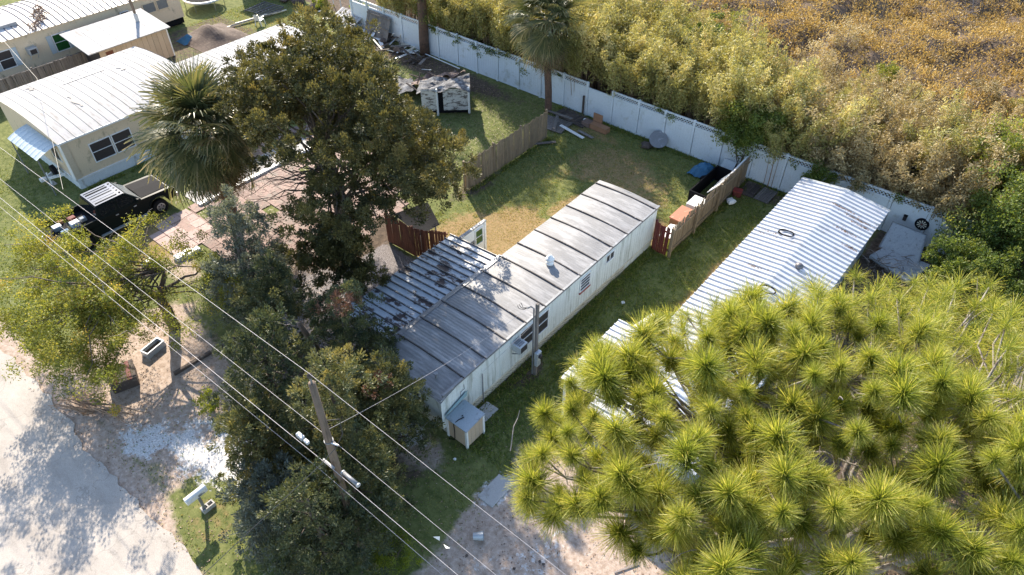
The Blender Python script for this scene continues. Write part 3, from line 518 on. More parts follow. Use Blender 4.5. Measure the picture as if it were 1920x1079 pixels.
bs = root('tan_shed', 'tan panelled shed with flat white roof in front of the cream trailer', 'shed', (-39.4, 8, 0))
for k in range(13): y = 5.5+k*.375; MB().box(-37.85, -37.82, y, y+.36, 0, 2.08).build('panel', 'tan_panel', bs)
for k in range(8): x = -40.9+k*.385; MB().box(x, x+.37, 10.36, 10.39, 0, 2.08).build('panel', 'tan_panel', bs)
MB().box(-40.9, -37.86, 5.5, 10.35, 0, 2.06).build('carcass', 'dark_wood', bs); MB().box(-37.86, -37.78, 10.33, 10.42, 0, 2.08).build('corner_trim', 'white_paint', bs)
for k in range(5): y = 4.7+k*1.18; MB().add([(-41.2, y, 2.5), (-37.5, y, 2.12), (-37.5, y+1.165, 2.12), (-41.2, y+1.165, 2.5), (-41.2, y, 2.44), (-37.5, y, 2.06), (-37.5, y+1.165, 2.06), (-41.2, y+1.165, 2.44)], [(0, 1, 2, 3), (7, 6, 5, 4), (0, 4, 5, 1), (1, 5, 6, 2), (2, 6, 7, 3), (3, 7, 4, 0)]).build('roof_sheet', 'white_roof', bs)
MB().box(-37.83, -37.8, 5.9, 6.4, .9, 1.8).build('hatch', 'rust_wood', bs)
# ------------------------------------------------------------------ fences
def picket_fence(name, label, p, q, h, mat, pw_=.14, gap=.012, posts=2.4, rails=(.3, 1.5), side=1, jig=.02, rail_mat=None, rise=0, cat='fence', lean=0):
    p, q = A(*p, 0), A(*q, 0); L = np.linalg.norm(q-p); d = (q-p)/L; nrm = A(d[1], -d[0], 0)*side; r = root(name, label, cat, p, math.atan2(d[1], d[0]))
    s = side if True else 1
    me = MB().box(0, pw_-gap, -.009, .009, .03, h).mesh('picket', mat); k = 0; x = 0
    while x < L-pw_*.5:
        link('picket', me, r, (x, 0, 0), (rnd.gauss(0, jig*.6)+lean, rnd.gauss(0, jig*.3), 0), (1, 1, 1+rnd.uniform(-.03, .03))); x += pw_
    for z in rails: MB().box(0, L, -s*.055, -s*.012, z, z+.085).build('rail', rail_mat or mat, r, local=True)
    x = 0
    while x <= L+.1:
        MB().box(x-.05, x+.05, -s*.16, -s*.058, 0, h+.06).build('post', rail_mat or mat, r, local=True); x += posts
    return r
picket_fence('picket_fence', 'tan wooden privacy fence with rails along the left of the back yard', (-10.25, 11.3), (-10.25, 18.5), 1.8, 'tan_wood', rails=(.15, .9, 1.62), side=-1)
picket_fence('picket_fence', 'tan wooden fence behind the junk, running to the white fence', (1.04, 13.42), (1.04, 21.7), 1.72, 'tan_wood', side=1, rails=(.3, 1.3))
picket_fence('fence_gate', 'short dark red picket gate panel at the mobile home corner', (.16, 13.42), (1.0, 13.42), 1.72, 'red_wood', pw_=.1, posts=5, side=-1, cat='gate', rails=(.35, 1.35))
picket_fence('picket_fence', 'weathered grey board fence between the two upper left trailers', (-39.6, -3.), (-39.6, 5.2), 1.6, 'grey_wood', side=-1)
picket_fence('red_fence', 'dark red-brown wooden fence in the shade beside the carport', (-10.3, 5.55), (-8.55, 5.6), 1.8, 'rust_wood', side=-1); picket_fence('red_fence', 'dark red-brown fence return ending behind the carport roof', (-8.5, 5.6), (-7.0, 6.5), 1.7, 'rust_wood', side=-1)
# white vinyl fence
vf = root('vinyl_fence', 'long white vinyl fence with lattice top along the back of the lots', 'fence', (-10, 22.25, 0))
FH, SP = 2.2, 1.83; k0 = -32.0
mp_ = MB().box(.09, SP-.09, -.02, .02, .06, FH-.38)
for i in range(10): mp_.box(.1+i*.165, .1+i*.165+.15, -.028, .028, .12, FH-.4)
mpan = mp_.mesh('panel', 'vinyl'); mrail = MB().box(.06, SP-.06, -.04, .04, 0, .09).mesh('rail', 'vinyl')
mlat = lattice(MB(), 'y', 0, .07, SP-.07, FH-.33, FH-.04, .18, .034).mesh('lattice_top', 'vinyl')
mpost = MB().box(-.07, .07, -.08, .07, 0, FH+.03).add([(-.085, -.085, FH+.03), (.085, -.085, FH+.03), (.085, .085, FH+.03), (-.085, .085, FH+.03), (0, 0, FH+.1)], [(0, 1, 4), (1, 2, 4), (2, 3, 4), (3, 0, 4), (3, 2, 1, 0)]).mesh('post', 'vinyl')
for k in range(25):
    x = k0+k*SP+10; tilt = (rnd.gauss(0, .012), 0, 0)
    link('post', mpost, vf, (x, 0, 0), tilt, (1, 1, 1 if k not in () else .85))
    if k < 24:
        bare = abs(x-10+9.9) < .95
        link('panel', mpan, vf, (x, 0, 0), tilt); link('rail', mrail, vf, (x, 0, .03), tilt); link('rail', mrail, vf, (x, 0, FH-.39), tilt)
        if not bare: link('lattice_top', mlat, vf, (x, 0, 0), tilt); link('rail', mrail, vf, (x, 0, FH-.06), tilt)
# patio pavers
pt = tag(bpy.data.objects.new('patio', None), None, None, None, 'structure'); COL.objects.link(pt); pt.location = (-17, 4, 0); pt['label'] = 'worn red paved patio with pale path'
mpv = MB().box(-.385, .385, -.285, .285, 0, .045).mesh('paver', 'paver'); mpp = MB().box(-.3, .3, -.3, .3, 0, .05).mesh('paver', 'pale_paver')
for i in range(14):
    for j in range(20):
        x, y = -22.6+i*.8, -.2+j*.6
        if (x < -20.4 and y < 4.6) or (y > 9.6 and x > -16) or x > -13.2 and y < 2 or fbm(A(x*.9), A(y*.9), 6)[0] < .3: continue
        link('paver', mpv, pt, (x+17+(.4 if j % 2 else 0), y-4, rnd.uniform(-.012, .012)), (rnd.gauss(0, .01), rnd.gauss(0, .01), rnd.gauss(0, .015)))
for i in range(5):
    for j in range(4):
        if (i, j) in ((0, 0), (4, 3)): continue
        link('paver', mpp, pt, (-20.2+i*.63+17, -1.6+j*.63-4, rnd.uniform(-.01, .015)), (0, 0, rnd.gauss(0, .015)))
mb = MB(); mb.box(-20.35, -20.1, 1.2, 9, 0, .16); kb = mb.build('kerb', 'white_paint'); tag(kb, 'white painted kerb beam beside the patio', None, None, 'structure')
mb = MB(); mb.box(-21.8, -20.36, 1.2, 9, 0, .06); tag(mb.build('path', 'concrete'), 'grey concrete path beside the patio', None, None, 'structure')
# ------------------------------------------------------------------ vegetation
def plumes(P, R, k, m, L=.42, leaf=(.11, .045), updir=.6, base=.5, spread=.25, rad=.13, padt=None, flat=.7):
    """juniper foliage: pads P (n,3) of radius R (n), k rounded plumes each, bristling with m leaf sprays"""
    n = len(P); padt = rng.normal(0, .1, n) if padt is None else padt; K = n*k
    o = rdir(K, .35); C = np.repeat(P, k, 0)+o*np.repeat(R, k)[:, None]*A(1, 1, flat)*rng.uniform(.35, 1, K)[:, None]**.6
    D = unit(o*.7+A(0, 0, updir)+rng.normal(0, spread, (K, 3))); pt_ = np.repeat(padt, k)+rng.normal(0, .13, K)
    Ls = L*rng.uniform(.6, 1.2, K); Rs = rad*rng.uniform(.7, 1.25, K); S1 = unit(np.cross(D, rdir(K))); S2 = np.cross(D, S1)
    def surf(T, i):
        tp = 1.1-.3*T[..., 2]; return C[i]+D[i]*((T[..., 2]*.5+.35)*Ls[i])[..., None]+(S1[i]*T[..., :1]+S2[i]*T[..., 1:2])*(Rs[i]*tp)[..., None]
    ii = np.repeat(np.arange(K), m); T = rdir(K*m, .45); Q = surf(T*rng.uniform(.1, 1.1, (K*m, 1))**.7, ii); nrm = unit(S1[ii]*T[:, :1]+S2[ii]*T[:, 1:2]+D[ii]*T[:, 2:])
    ld = unit(D[ii]*.75+nrm*.75+rng.normal(0, .3, (K*m, 3))); lv = leaves(Q, ld, leaf[0]*rng.uniform(.7, 1.3, K*m), leaf[1], base+pt_[ii]+rng.normal(0, .1, K*m))
    return lv
def leafclumps(P, R, k, leaf=(.09, .05), base=.5, droop=0., flat=.8, padt=None, tw=.13):
    n = len(P); padt = rng.normal(0, tw, n) if padt is None else padt; o = rdir(n*k)
    C = np.repeat(P, k, 0)+o*(np.repeat(R, k)*rng.uniform(0, 1, n*k)**.42)[:, None]*A(1, 1, flat)
    D = unit(o*.5+rng.normal(0, .7, (n*k, 3))+A(0, 0, -droop)); N_ = n*k
    return leaves(C, D, leaf[0]*rng.uniform(.6, 1.35, N_), leaf[1], base+np.repeat(padt, k)+rng.normal(0, .12, N_))
def merge(*parts):
    V, F, T = [], [], []; o = 0
    for v, f, t in parts: V.append(v); F.append(f+o); T.append(t); o += len(v)
    return np.concatenate(V), np.concatenate(F), np.concatenate(T)
def limb(mb, p, q, r0, r1, n=5, wob=.12, sag=0, seg=6):
    p, q = A(*p), A(*q); L = np.linalg.norm(q-p); pts = []
    for i in range(n+1):
        t_ = i/n; pts.append(p+(q-p)*t_+(rng.normal(0, wob*L/n, 3) if 0 < i < n else 0)+A(0, 0, sag*L*math.sin(t_*math.pi)))
    mb.tube(pts, [r0+(r1-r0)*i/n for i in range(n+1)], seg); return pts
def crown(name, V, mat, parent):
    v, f, t = V; v = v-np.array(parent.location)/1.0
    return link(name, npmesh(name, v, f, mat, t), parent)
def inell(n, c, r, up=-1., shell=.55, keep=None):
    out = []
    while len(out) < n:
        d = rng.normal(size=3); d /= np.linalg.norm(d)
        if d[2] < up: continue
        q = rng.uniform(shell, 1)**.6; p = A(*c)+d*A(*r)*q
        if keep is None or keep(p, d): out.append(p)
    return np.array(out)
# big spreading cedar
def big_cedar():
    b = A(-11.1, 3.5, 0); r = root('cedar_tree', 'large spreading olive-green cedar with dark forked trunk left of the carport', 'tree', b)
    mb = MB(); limb(mb, b, b+A(.1, .1, 3.4), .34, .24, 5, .05, seg=9); f = b+A(.1, .1, 3.4); f2 = f+A(-.25, .1, 2.6); limb(mb, f, f2, .24, .17, 4, .06, seg=8)
    cc = A(-10.5, 4.2, 6.6); lat = RT; dep = unit(A(FW[0], FW[1], 0))
    POLY = [(432, 170), (452, 110), (500, 60), (560, 35), (615, 50), (680, 78), (712, 100), (728, 158), (745, 208), (800, 235), (860, 262), (890, 300), (885, 365), (830, 405), (790, 395), (735, 400), (700, 430), (640, 490), (560, 480), (520, 410), (490, 370), (468, 250)]
    HOLE = [(470, 265), (540, 215), (600, 235), (615, 300), (590, 370), (500, 400), (450, 330)]
    def keep(p, d):
        q = project(p)
        if not inpoly(q, POLY): return False
        if inpoly(q, HOLE): return rng.random() < .04
        return p[2] > 2.2
        u = np.dot(p-cc, lat); v = np.dot(p-cc, dep)
        if -4.6 < u < -.6 and -3.4 < v < -.3 and p[2] < 8.4: return rng.random() < .07      # open side where the limbs show
        if u < -3.5 and v < -1: return False
        if p[2] < 3.2: return u > -.5 and rng.random() < .35
        return True
    P = inell(260, cc, (6.4, 6.4, 4.2), -.8, .2, keep)
    low = np.array([cc+lat*rng.uniform(-1.6, 1.5)+dep*rng.uniform(-5, -2.5)+A(0, 0, rng.uniform(-4.6, -2.4)) for _ in range(26)]); P = np.concatenate([P, low])
    R_ = rng.uniform(.55, 1.05, len(P)); tips = P[rng.permutation(len(P))[:46]]
    for i, q in enumerate(tips):
        s = f2 if i % 3 else f+A(0, 0, rng.uniform(-.8, 1.2)); mid = s+(q-s)*.5+A(0, 0, .5*rng.random()); pts = limb(mb, s, q-A(0, 0, .2), .085, .02, 5, .16, .04, 5)
    for i in range(26):
        s = cc+lat*rng.uniform(-4, -.8)+dep*rng.uniform(-3.2, .2)+A(0, 0, rng.uniform(-2.2, .3)); limb(mb, f+A(0, 0, rng.uniform(0, 1.8)), s, .045, .008, 5, .25, 0, 4)
    mb.build('trunk', 'bark', r, smooth=True)
    crown('crown', plumes(P, R_*.85, 8, 112, .62, (.115, .062), base=.44, rad=.2, spread=.25), 'cedar', r)
big_cedar()
def small_cedar(label, px, py, zc, rad, ht, mat, seed, base=.45, npad=34, brown=0, foot=None):
    c = at(px, py, zc); b = A(c[0], c[1], 0) if foot is None else A(*foot, 0); npad = int(npad*1.35); r = root('cedar_tree', label, 'tree', b, 0, None)
    mb = MB(); top = A(c[0], c[1], zc+ht*.42); limb(mb, b, top, .16, .04, 7, .06, seg=7); P = []
    for i in range(npad):
        t_ = rng.uniform(-.5, .5); z = zc+t_*ht; rr = rad*(1-.85*max(0, t_+.05)*1.3)*math.sqrt(rng.uniform(.1, 1)); a = rng.uniform(0, 6.28)
        P.append((c[0]+rr*math.cos(a), c[1]+rr*math.sin(a), max(.5, z)))
    P = np.array(P)
    for q in P[::2]: limb(mb, (b+(top-b)*min(.9, max(.1, (q[2]-.3)/top[2]))), q, .035, .01, 4, .12, 0, 4)
    mb.build('trunk', 'bark', r, smooth=True)
    crown('crown', plumes(P, rng.uniform(.38, .75, npad), 9, 62, .48, (.11, .045), base=base+.07, rad=.15), mat, r)
    if brown:
        Q = P[np.argsort(-P[:, 2])][:brown]+A(.2, -.2, .1); crown('dead_foliage', plumes(Q, rng.uniform(.3, .5, brown), 12, 46, .34, (.09, .03), base=.5, rad=.12), 'brown_cedar', r)
small_cedar('blue-grey bushy cedar standing alone between the palm and the carport', 455, 490, 3.4, 1.75, 5.6, 'blue_cedar', 1, .5, 40)
small_cedar('dark slender cedar just below the blue-grey cedar', 520, 590, 2.6, 1.25, 4.4, 'dark_cedar', 2, .42, 26)
small_cedar('cedar with dead brown foliage at the carport corner', 650, 640, 3.2, 1.5, 4.8, 'dark_cedar', 3, .5, 30, 4)
small_cedar('green cedar pressed against the front end of the mobile home', 728, 775, 2.4, 1.2, 4.2, 'dark_cedar', 4, .58, 36, 1)
small_cedar('dark cedar left of the utility pole with bluish foliage', 520, 735, 3.2, 1.9, 5.4, 'dark_cedar', 5, .36, 44)
small_cedar('low cedar nearest the white gravel patch', 492, 845, 2.6, 1.1, 4.4, 'dark_cedar', 6, .55, 32)
small_cedar('tall cedar right behind the utility pole', 640, 800, 3.6, 1.6, 6, 'dark_cedar', 7, .58, 40)
small_cedar('cedar below the cables, right of the utility pole base', 668, 925, 2.7, 1.2, 4.4, 'dark_cedar', 8, .54, 32)
small_cedar('shaded cedar with bluish sprays at the bottom of the picture', 600, 1000, 2.8, 1.25, 4.6, 'dark_cedar', 9, .4, 34)
small_cedar('bluish shrub-like cedar beside the mailbox lawn', 520, 960, 2.0, 1.1, 3.4, 'blue_cedar', 10, .3, 24)
sn = root('dead_snag', 'broken dead trunk with bare twigs above the dark cedars', 'tree', at(640, 720)); b = at(640, 720); mb = MB()
limb(mb, b, at(560, 605, 4.0), .2, .09, 5, .03, seg=8); t0 = at(560, 605, 4.0)
mb2 = MB()
for i in range(16): s = b+(t0-b)*rng.uniform(.7, 1); limb(mb2, s, s+unit(RT*rng.uniform(-.2, 1)+rng.normal(0, .5, 3))*rng.uniform(.6, 1.5), .025, .006, 5, .2, 0, 4)
mb.build('trunk', 'pole_wood', sn, smooth=True); mb2.build('branches', 'twig', sn)
# oak at the left
def oak():
    b = at(328, 613); r = root('oak_tree', 'yellow-green oak with leaning trunk at the street corner', 'tree', b); mb = MB()
    f = at(300, 555, 2.0); limb(mb, b, f, .26, .2, 4, .04, seg=9); tips = []
    g1 = at(215, 535, 3.4); limb(mb, f, g1, .16, .1, 5, .06, .05, 7); g2 = at(310, 500, 3.2); limb(mb, f, g2, .12, .07, 4, .06, 0, 6); g3 = at(380, 500, 3.2); limb(mb, f, g3, .09, .03, 5, .1, .05, 6)
    P = []
    for px, py, z, sx, sz, n in ((130, 540, 3.9, 2.6, 1.0, 64), (195, 615, 2.9, 2.0, .9, 60), (70, 480, 3.6, 1.8, .8, 26), (60, 610, 3.0, 1.5, .8, 20), (230, 480, 4.0, 1.3, .6, 16), (385, 520, 3.2, .9, .7, 10), (185, 690, 1.9, 1.0, .5, 12), (330, 470, 3.6, .8, .4, 5), (420, 545, 2.2, .6, .8, 5)):
        c = at(px, py, z); P.append(c+rng.normal(size=(n, 3))*A(sx, sx, sz)*.52)
    P = np.concatenate(P); P[:, 2] = np.maximum(P[:, 2], .5)
    for q in P[::3]: s = [g1, g1, g2, f][rng.integers(0, 4)]; limb(mb, s, q, .04, .008, 5, .14, .05, 4)
    mb.build('trunk', 'bark', r, smooth=True)
    mb = MB()
    for q in P[1::9]: limb(mb, q, q+rdir(1, .5)[0]*rng.uniform(.6, 1.4), .018, .004, 5, .15, 0, 4)
    tag(mb.build('twigs', 'twig', r), kind='stuff')
    crown('crown', leafclumps(np.concatenate([P, P+rng.normal(0, .5, P.shape)*A(1, 1, .6)]), rng.uniform(.22, .52, 2*len(P)), 150, (.09, .048), .5, .15, tw=.17), 'oak', r)
oak()
def shrub(name, label, c, r_, mat, n=14, k=220, leaf=(.08, .045), base=.5, cat='shrub', stems=5, group=None, smin=.2):
    c = A(*c); r = root(name, label, cat, (c[0], c[1], 0), 0, group); r_ = A(*r_) if hasattr(r_, '__len__') else A(r_, r_, r_)
    n = n*2; k = int(k*.42); P = inell(n, c, r_*.8, -.9, .3)+rng.normal(0, .16, (n, 3))*r_; P[:, 2] = np.maximum(P[:, 2], .25); mb = MB()
    for i in range(stems): limb(mb, (c[0]+rng.normal(0, .06), c[1]+rng.normal(0, .06), 0), P[i % len(P)], .03+.01*r_[2], .008, 4, .12, 0, 5)
    mb.build('stems', 'bark', r); crown('foliage', leafclumps(P, rng.uniform(.16, .46, n)*max(.55, r_.mean()*.8), k, leaf, base), mat, r); return r
shrub('lime_shrub', 'small bright lime-green shrub beside the white gravel', at(390, 755, .5), (.55, .55, .5), 'lime', 10, 170)
shrub('lime_shrub', 'bright green low bush lit by the sun at the bottom edge', at(735, 1035, .35), (1.0, .9, .4), 'lime', 16, 260, (.06, .035), .35)
shrub('broadleaf_tree', 'green leafy tree hanging over the white vinyl fence', at(1405, 240, 2.9), (2.1, 1.3, 2.0), 'broadleaf', 44, 460, (.12, .07), .5, 'tree', 9)
shrub('broadleaf_tree', 'green tree in the lower right behind the mattresses', at(1810, 500, 1.8), (1.7, 1.5, 1.3), 'broadleaf', 30, 420, (.11, .06), .55, 'tree', 8)
shrub('broadleaf_tree', 'dense green tree at the right edge above the pine', at(1890, 400, 3.4), (2.2, 2, 2), 'broadleaf', 40, 480, (.12, .065), .5, 'tree', 8)
shrub('broadleaf_tree', 'sunlit green tree in the thicket at the right edge', at(1880, 290, 4), (2, 2, 1.6), 'broadleaf', 30, 420, (.12, .065), .62, 'tree', 8)
shrub('broadleaf_tree', 'small green tree rising out of the bamboo top', at(1330, 65, 4), (1.2, 1.2, 1.3), 'broadleaf', 14, 380, (.12, .065), .3, 'tree', 6)
shrub('broadleaf_tree', 'green sapling against the white fence behind the metal roof', at(1535, 335, 1.8), (1.0, .6, 1.2), 'broadleaf', 14, 300, (.11, .06), .5, 'tree', 6)
iv = root('fence_vine', 'green vine draped over the lattice top of the white fence', 'vine', (-18, 22.3, 0)); P = []
for x in np.concatenate([rng.uniform(-24, -19, 22), rng.uniform(-19, -12, 26), rng.uniform(-6, -4, 7), rng.uniform(3, 12, 22)]): P.append((x, 22.15+rng.uniform(-.12, .3), 2.25-abs(rng.normal(0, .3))))
P = np.array(P); crown('foliage', leafclumps(P, rng.uniform(.12, .34, len(P)), 46, (.11, .06), .42), 'broadleaf', iv)
for i, (x, y, z, s_, mt) in enumerate(((12.2, 21.2, 1.5, 1.2, 'broadleaf'), (13.4, 20.2, 1.6, 1.3, 'broadleaf'), (14.8, 21.4, 2, 1.5, 'oak'), (13.2, 18.2, 1.4, 1.2, 'oak'), (15.2, 18.9, 1.6, 1.3, 'broadleaf'), (11.9, 17.2, .9, .8, 'oak'), (14.2, 16.4, 1.2, 1.1, 'broadleaf'), (16.4, 16.6, 1.5, 1.3, 'oak'), (12.6, 15.2, .8, .9, 'broadleaf'), (16.8, 20.8, 2.2, 1.6, 'broadleaf'), (15.4, 14.2, 1, 1, 'oak'), (18.4, 18.5, 2, 1.6, 'broadleaf'), (13.2, 24.2, 2.4, 1.6, 'broadleaf'), (16, 25, 2.6, 1.9, 'dry_bamboo'), (18.5, 23.5, 2.6, 1.9, 'broadleaf'))):
    shrub('thicket_shrub', 'leafy shrub in the green thicket at the right edge', (x, y, z), (s_*1.15, s_, s_*1.05), mt, int(16*s_), 300, (.11, .055), rng.uniform(.35, .65), 'shrub', 5, 'shrubs of the thicket at the right edge')
# tall straight tree by the fence, its top out of the picture
b = at(797, 103); tt = root('tall_tree', 'tall straight brown trunk in front of the fence, crown above the picture', 'tree', b); mb = MB(); limb(mb, b, b+A(.2, .1, 9.5), .36, .25, 8, .02, seg=12); mb.build('trunk', 'red_bark', tt, smooth=True)
P = inell(50, b+A(.2, .4, 10.2), (2.6, 2.6, 1.8), -.6, .3); crown('crown', plumes(P, rng.uniform(.6, .9, 50), 10, 24, .5, (.13, .055), base=.5, rad=.2), 'cedar', tt)
P = np.array([b+A(.3+rng.normal(0, .35), -.1+rng.normal(0, .3), rng.uniform(2.5, 6)) for _ in range(12)]); crown('vine', leafclumps(P, np.full(12, .4), 90, (.1, .06), .4), 'broadleaf', tt)
# bamboo
def bamboo_proto(name, mat, ht, n, label, per=46, base=.5, leaf=(.2, .05)):
    r = root(name, label, 'bamboo', (0, 0, 0), 0, 'bamboo clumps beyond the white fence'); mb = MB(); Q = []; T = []
    for i in range(n):
        a = rng.uniform(0, 6.28); rr = .75*math.sqrt(rng.random()); p = A(rr*math.cos(a), rr*math.sin(a), 0); h = ht*rng.uniform(.62, 1.08); out = A(math.cos(a), math.sin(a), 0)*h*rng.uniform(.06, .3)
        pts = [p+A(0, 0, h*t_)+out*t_**2.2-A(0, 0, h*.1*t_**4) for t_ in np.linspace(0, 1, 7)]; mb.tube(pts, [.022-.017*t_ for t_ in np.linspace(0, 1, 7)], 4, False)
        ti = rng.normal(0, .17)
        for _ in range(per):
            t_ = rng.uniform(.36, 1)**.7; i0 = min(5, int(t_*6)); c = pts[i0]+(pts[i0+1]-pts[i0])*(t_*6-i0); s = c+rdir(1)[0]*A(1, 1, .6)*rng.uniform(.05, .5)*(1.25-t_*.55)
            Q.append(s); T.append(ti+(rng.random()-.5)*.16)
    Q = np.array(Q); k = 4; C = np.repeat(Q, k, 0)+rng.normal(0, .07, (len(Q)*k, 3)); D = unit(rng.normal(0, .6, C.shape)+A(0, 0, -.25))
    v, f, t = leaves(C, D, leaf[0]*rng.uniform(.6, 1.2, len(C)), leaf[1], base+np.repeat(np.array(T), k)+rng.normal(0, .1, len(C)))
    mb.build('culms', 'dry_frond', r); link('foliage', npmesh('foliage', v, f, mat, t), r); return r
pro = [bamboo_proto('bamboo_clump', 'bamboo', 6.2, 24, 'golden green bamboo clump in the thicket beyond the white fence', 84), bamboo_proto('bamboo_clump', 'bamboo', 5.5, 22, 'golden green bamboo clump in the thicket beyond the white fence', 84, .45),
       bamboo_proto('bamboo_clump', 'dry_bamboo', 5.6, 22, 'dry tan bamboo clump in the thicket beyond the white fence', 84, .5)]
used = [0, 0, 0]
def put(i, x, y, s, lab=None):
    z = (fbm(A(x*.16), A(y*.16), 5)[0]-.5)*3.6*max(0, min(1, (y-30)/10))-.05
    if not used[i]: r = pro[i]; r.location = (x, y, z); r.rotation_euler = (0, 0, rnd.uniform(0, 6.28)); r.scale = (s, s, s); used[i] = 1; r['label'] = lab or r['label']
    else: dup(pro[i], (x, y, z), rnd.uniform(0, 6.28), lab or ('golden green', 'golden green', 'dry tan')[i]+' bamboo clump in the thicket beyond the white fence', s)
yrow = [23.3, 24.7, 26.3, 28.1, 30.2]
for ri, yy in enumerate(yrow):
    x = -29+ri*.4; cnt = 0
    while x < 22:
        xx = x+rnd.uniform(-.35, .35); y2 = yy+rnd.uniform(-.35, .45)
        dryp = 1/(1+math.exp(-(xx-2)*.7)); s = rnd.uniform(.78, 1.1)*(1.0 if xx < -3 else 1.02); y2 -= .45 if (ri == 0 and xx > 2) else 0
        if ri >= 3 and xx > -8: s *= .72
        if not (xx > 12 and ri < 1):
            bi = 2 if rnd.random() < dryp*.75 else rnd.choice((0, 0, 1)); cnt += 1; od = str(cnt)+('th' if 10 < cnt % 100 < 14 else {1: 'st', 2: 'nd', 3: 'rd'}.get(cnt % 10, 'th'))
            put(bi, xx, y2, s, '%s bamboo clump, %s from the left in the %s behind the white fence' % ('dry tan' if bi == 2 else 'golden green', od, ('front row', 'second row')[ri]) if ri < 2 else None)
        x += 1.3+.1*ri
# marsh scrub (uncountable)
n = 3100; sx = rng.uniform(-30, 24, n*2); sy = 29.5+rng.uniform(0, 1, n*2)**1.1*32; ok = (sx > -24+(sy-29)*.1) & (sx < 16+(sy-29)*.2); sx, sy = sx[ok][:n], sy[ok][:n]
sz = (fbm(sx*.16, sy*.16, 5)-.5)*3.6*np.clip((sy-30)/10, 0, 1); tint = (fbm(sx*.22, sy*.22, 8)-.5)*.9
v, f, t = leafclumps(np.stack([sx, sy, sz+.25], -1), rng.uniform(.45, 1.0, len(sx)), 50, (.19, .085), .5, -.55, .6, tint)
tag(link('marsh_scrub', npmesh('marsh_scrub', v, f, 'marsh', t)), 'brown and golden marsh scrub beyond the bamboo', 'scrub', None, 'stuff')
for i in range(34):
    x, y = rnd.uniform(-14, 17), rnd.uniform(29.5, 41); z = (fbm(A(x*.16), A(y*.16), 5)[0]-.5)*3.6*max(0, min(1, (y-30)/10)); mt = rnd.choice(('bamboo', 'dry_bamboo', 'oak', 'dry_bamboo', 'marsh')); sc = rnd.uniform(.6, 1.3)
    shrub('marsh_bush', 'shaggy bush in the marsh edge behind the bamboo', (x, y, z+.8*sc), (1.2*sc, 1.2*sc, 1.1*sc), mt, 12, 190, (.15, .05), rnd.uniform(.3, .65), 'bush', 4, 'bushes at the marsh edge')
for px, py in ((1545, 70), (1790, 40), (1640, 95), (1660, 110), (1300, 20), (1820, 25), (1700, 160), (1760, 160)):
    b = at(px, py); r = root('bare_bush', 'grey leafless bush standing in the marsh scrub', 'bush', b, 0, 'leafless bushes in the marsh'); q = MB()
    for i in range(16): limb(q, b, b+rdir(1, .9)[0]*rng.uniform(.9, 2.2), .03, .006, 5, .1, 0, 4)
    q.build('branches', 'twig', r)
for px, py, z in ((1560, 170, 3), (1485, 200, 3), (1690, 230, 3), (1745, 240, 3.4), (1650, 40, 4)):
    b = at(px, py); r = root('sapling', 'thin brown leafless sapling rising from the thicket', 'sapling', b, 0, 'thin saplings in the thicket'); q = MB(); tp = b+A(rng.normal(0, .4), rng.normal(0, .4), z+1.5); limb(q, b, tp, .05, .012, 6, .06, 0, 5)
    for i in range(9): s = b+(tp-b)*rng.uniform(.4, 1); limb(q, s, s+rdir(1, .6)[0]*.8, .014, .004, 4, .1, 0, 4)
    q.build('branches', 'bark', r)
# palms
def fan(mat, dead=0, seed=0):
    n = 40; V = []; F = []; T = []; o = 0; pl = .95; droop = .34 if not dead else 1.0
    for i in range(n):
        a = RAD(-125+250*(i+.5)/n); L = (.95+.18*math.cos(a))*rng.uniform(.9, 1.08); w0 = .062; d = A(math.cos(a), math.sin(a), .28*abs(math.sin(a))); base = A(pl, 0, 0)+d*.05; ti = .5+rng.normal(0, .16); s = A(-math.sin(a), math.cos(a), 0)
        prev = None
        for j in range(5):
            t_ = j/4; p = base+d*L*t_*(1-.12*t_*dead)-A(0, 0, droop*L*t_**2.3*(.75+.5*rng.random()*(j == 4))); w_ = w0*(1.1-t_)+.003 if j else .018
            V += [p-s*w_*.5+A(0, 0, .012), p+s*w_*.5-A(0, 0, .012)]
            if j: F.append((o+2*j-2, o+2*j-1, o+2*j+1, o+2*j)); T.append(ti+t_*.2)
        o += 10
    for k in range(4):
        x0, x1 = pl*k/4, pl*(k+1)/4
        V += [(x0, -.02, 0), (x0, .02, 0), (x1, .02, 0), (x1, -.02, 0)]; F.append((o, o+1, o+2, o+3)); T.append(.85); o += 4
    return npmesh('frond', np.array(V), np.array(F), mat, np.array(T))
fans = [fan('palm') for _ in range(4)]; deadfans = [fan('dead_palm', 1) for _ in range(2)]
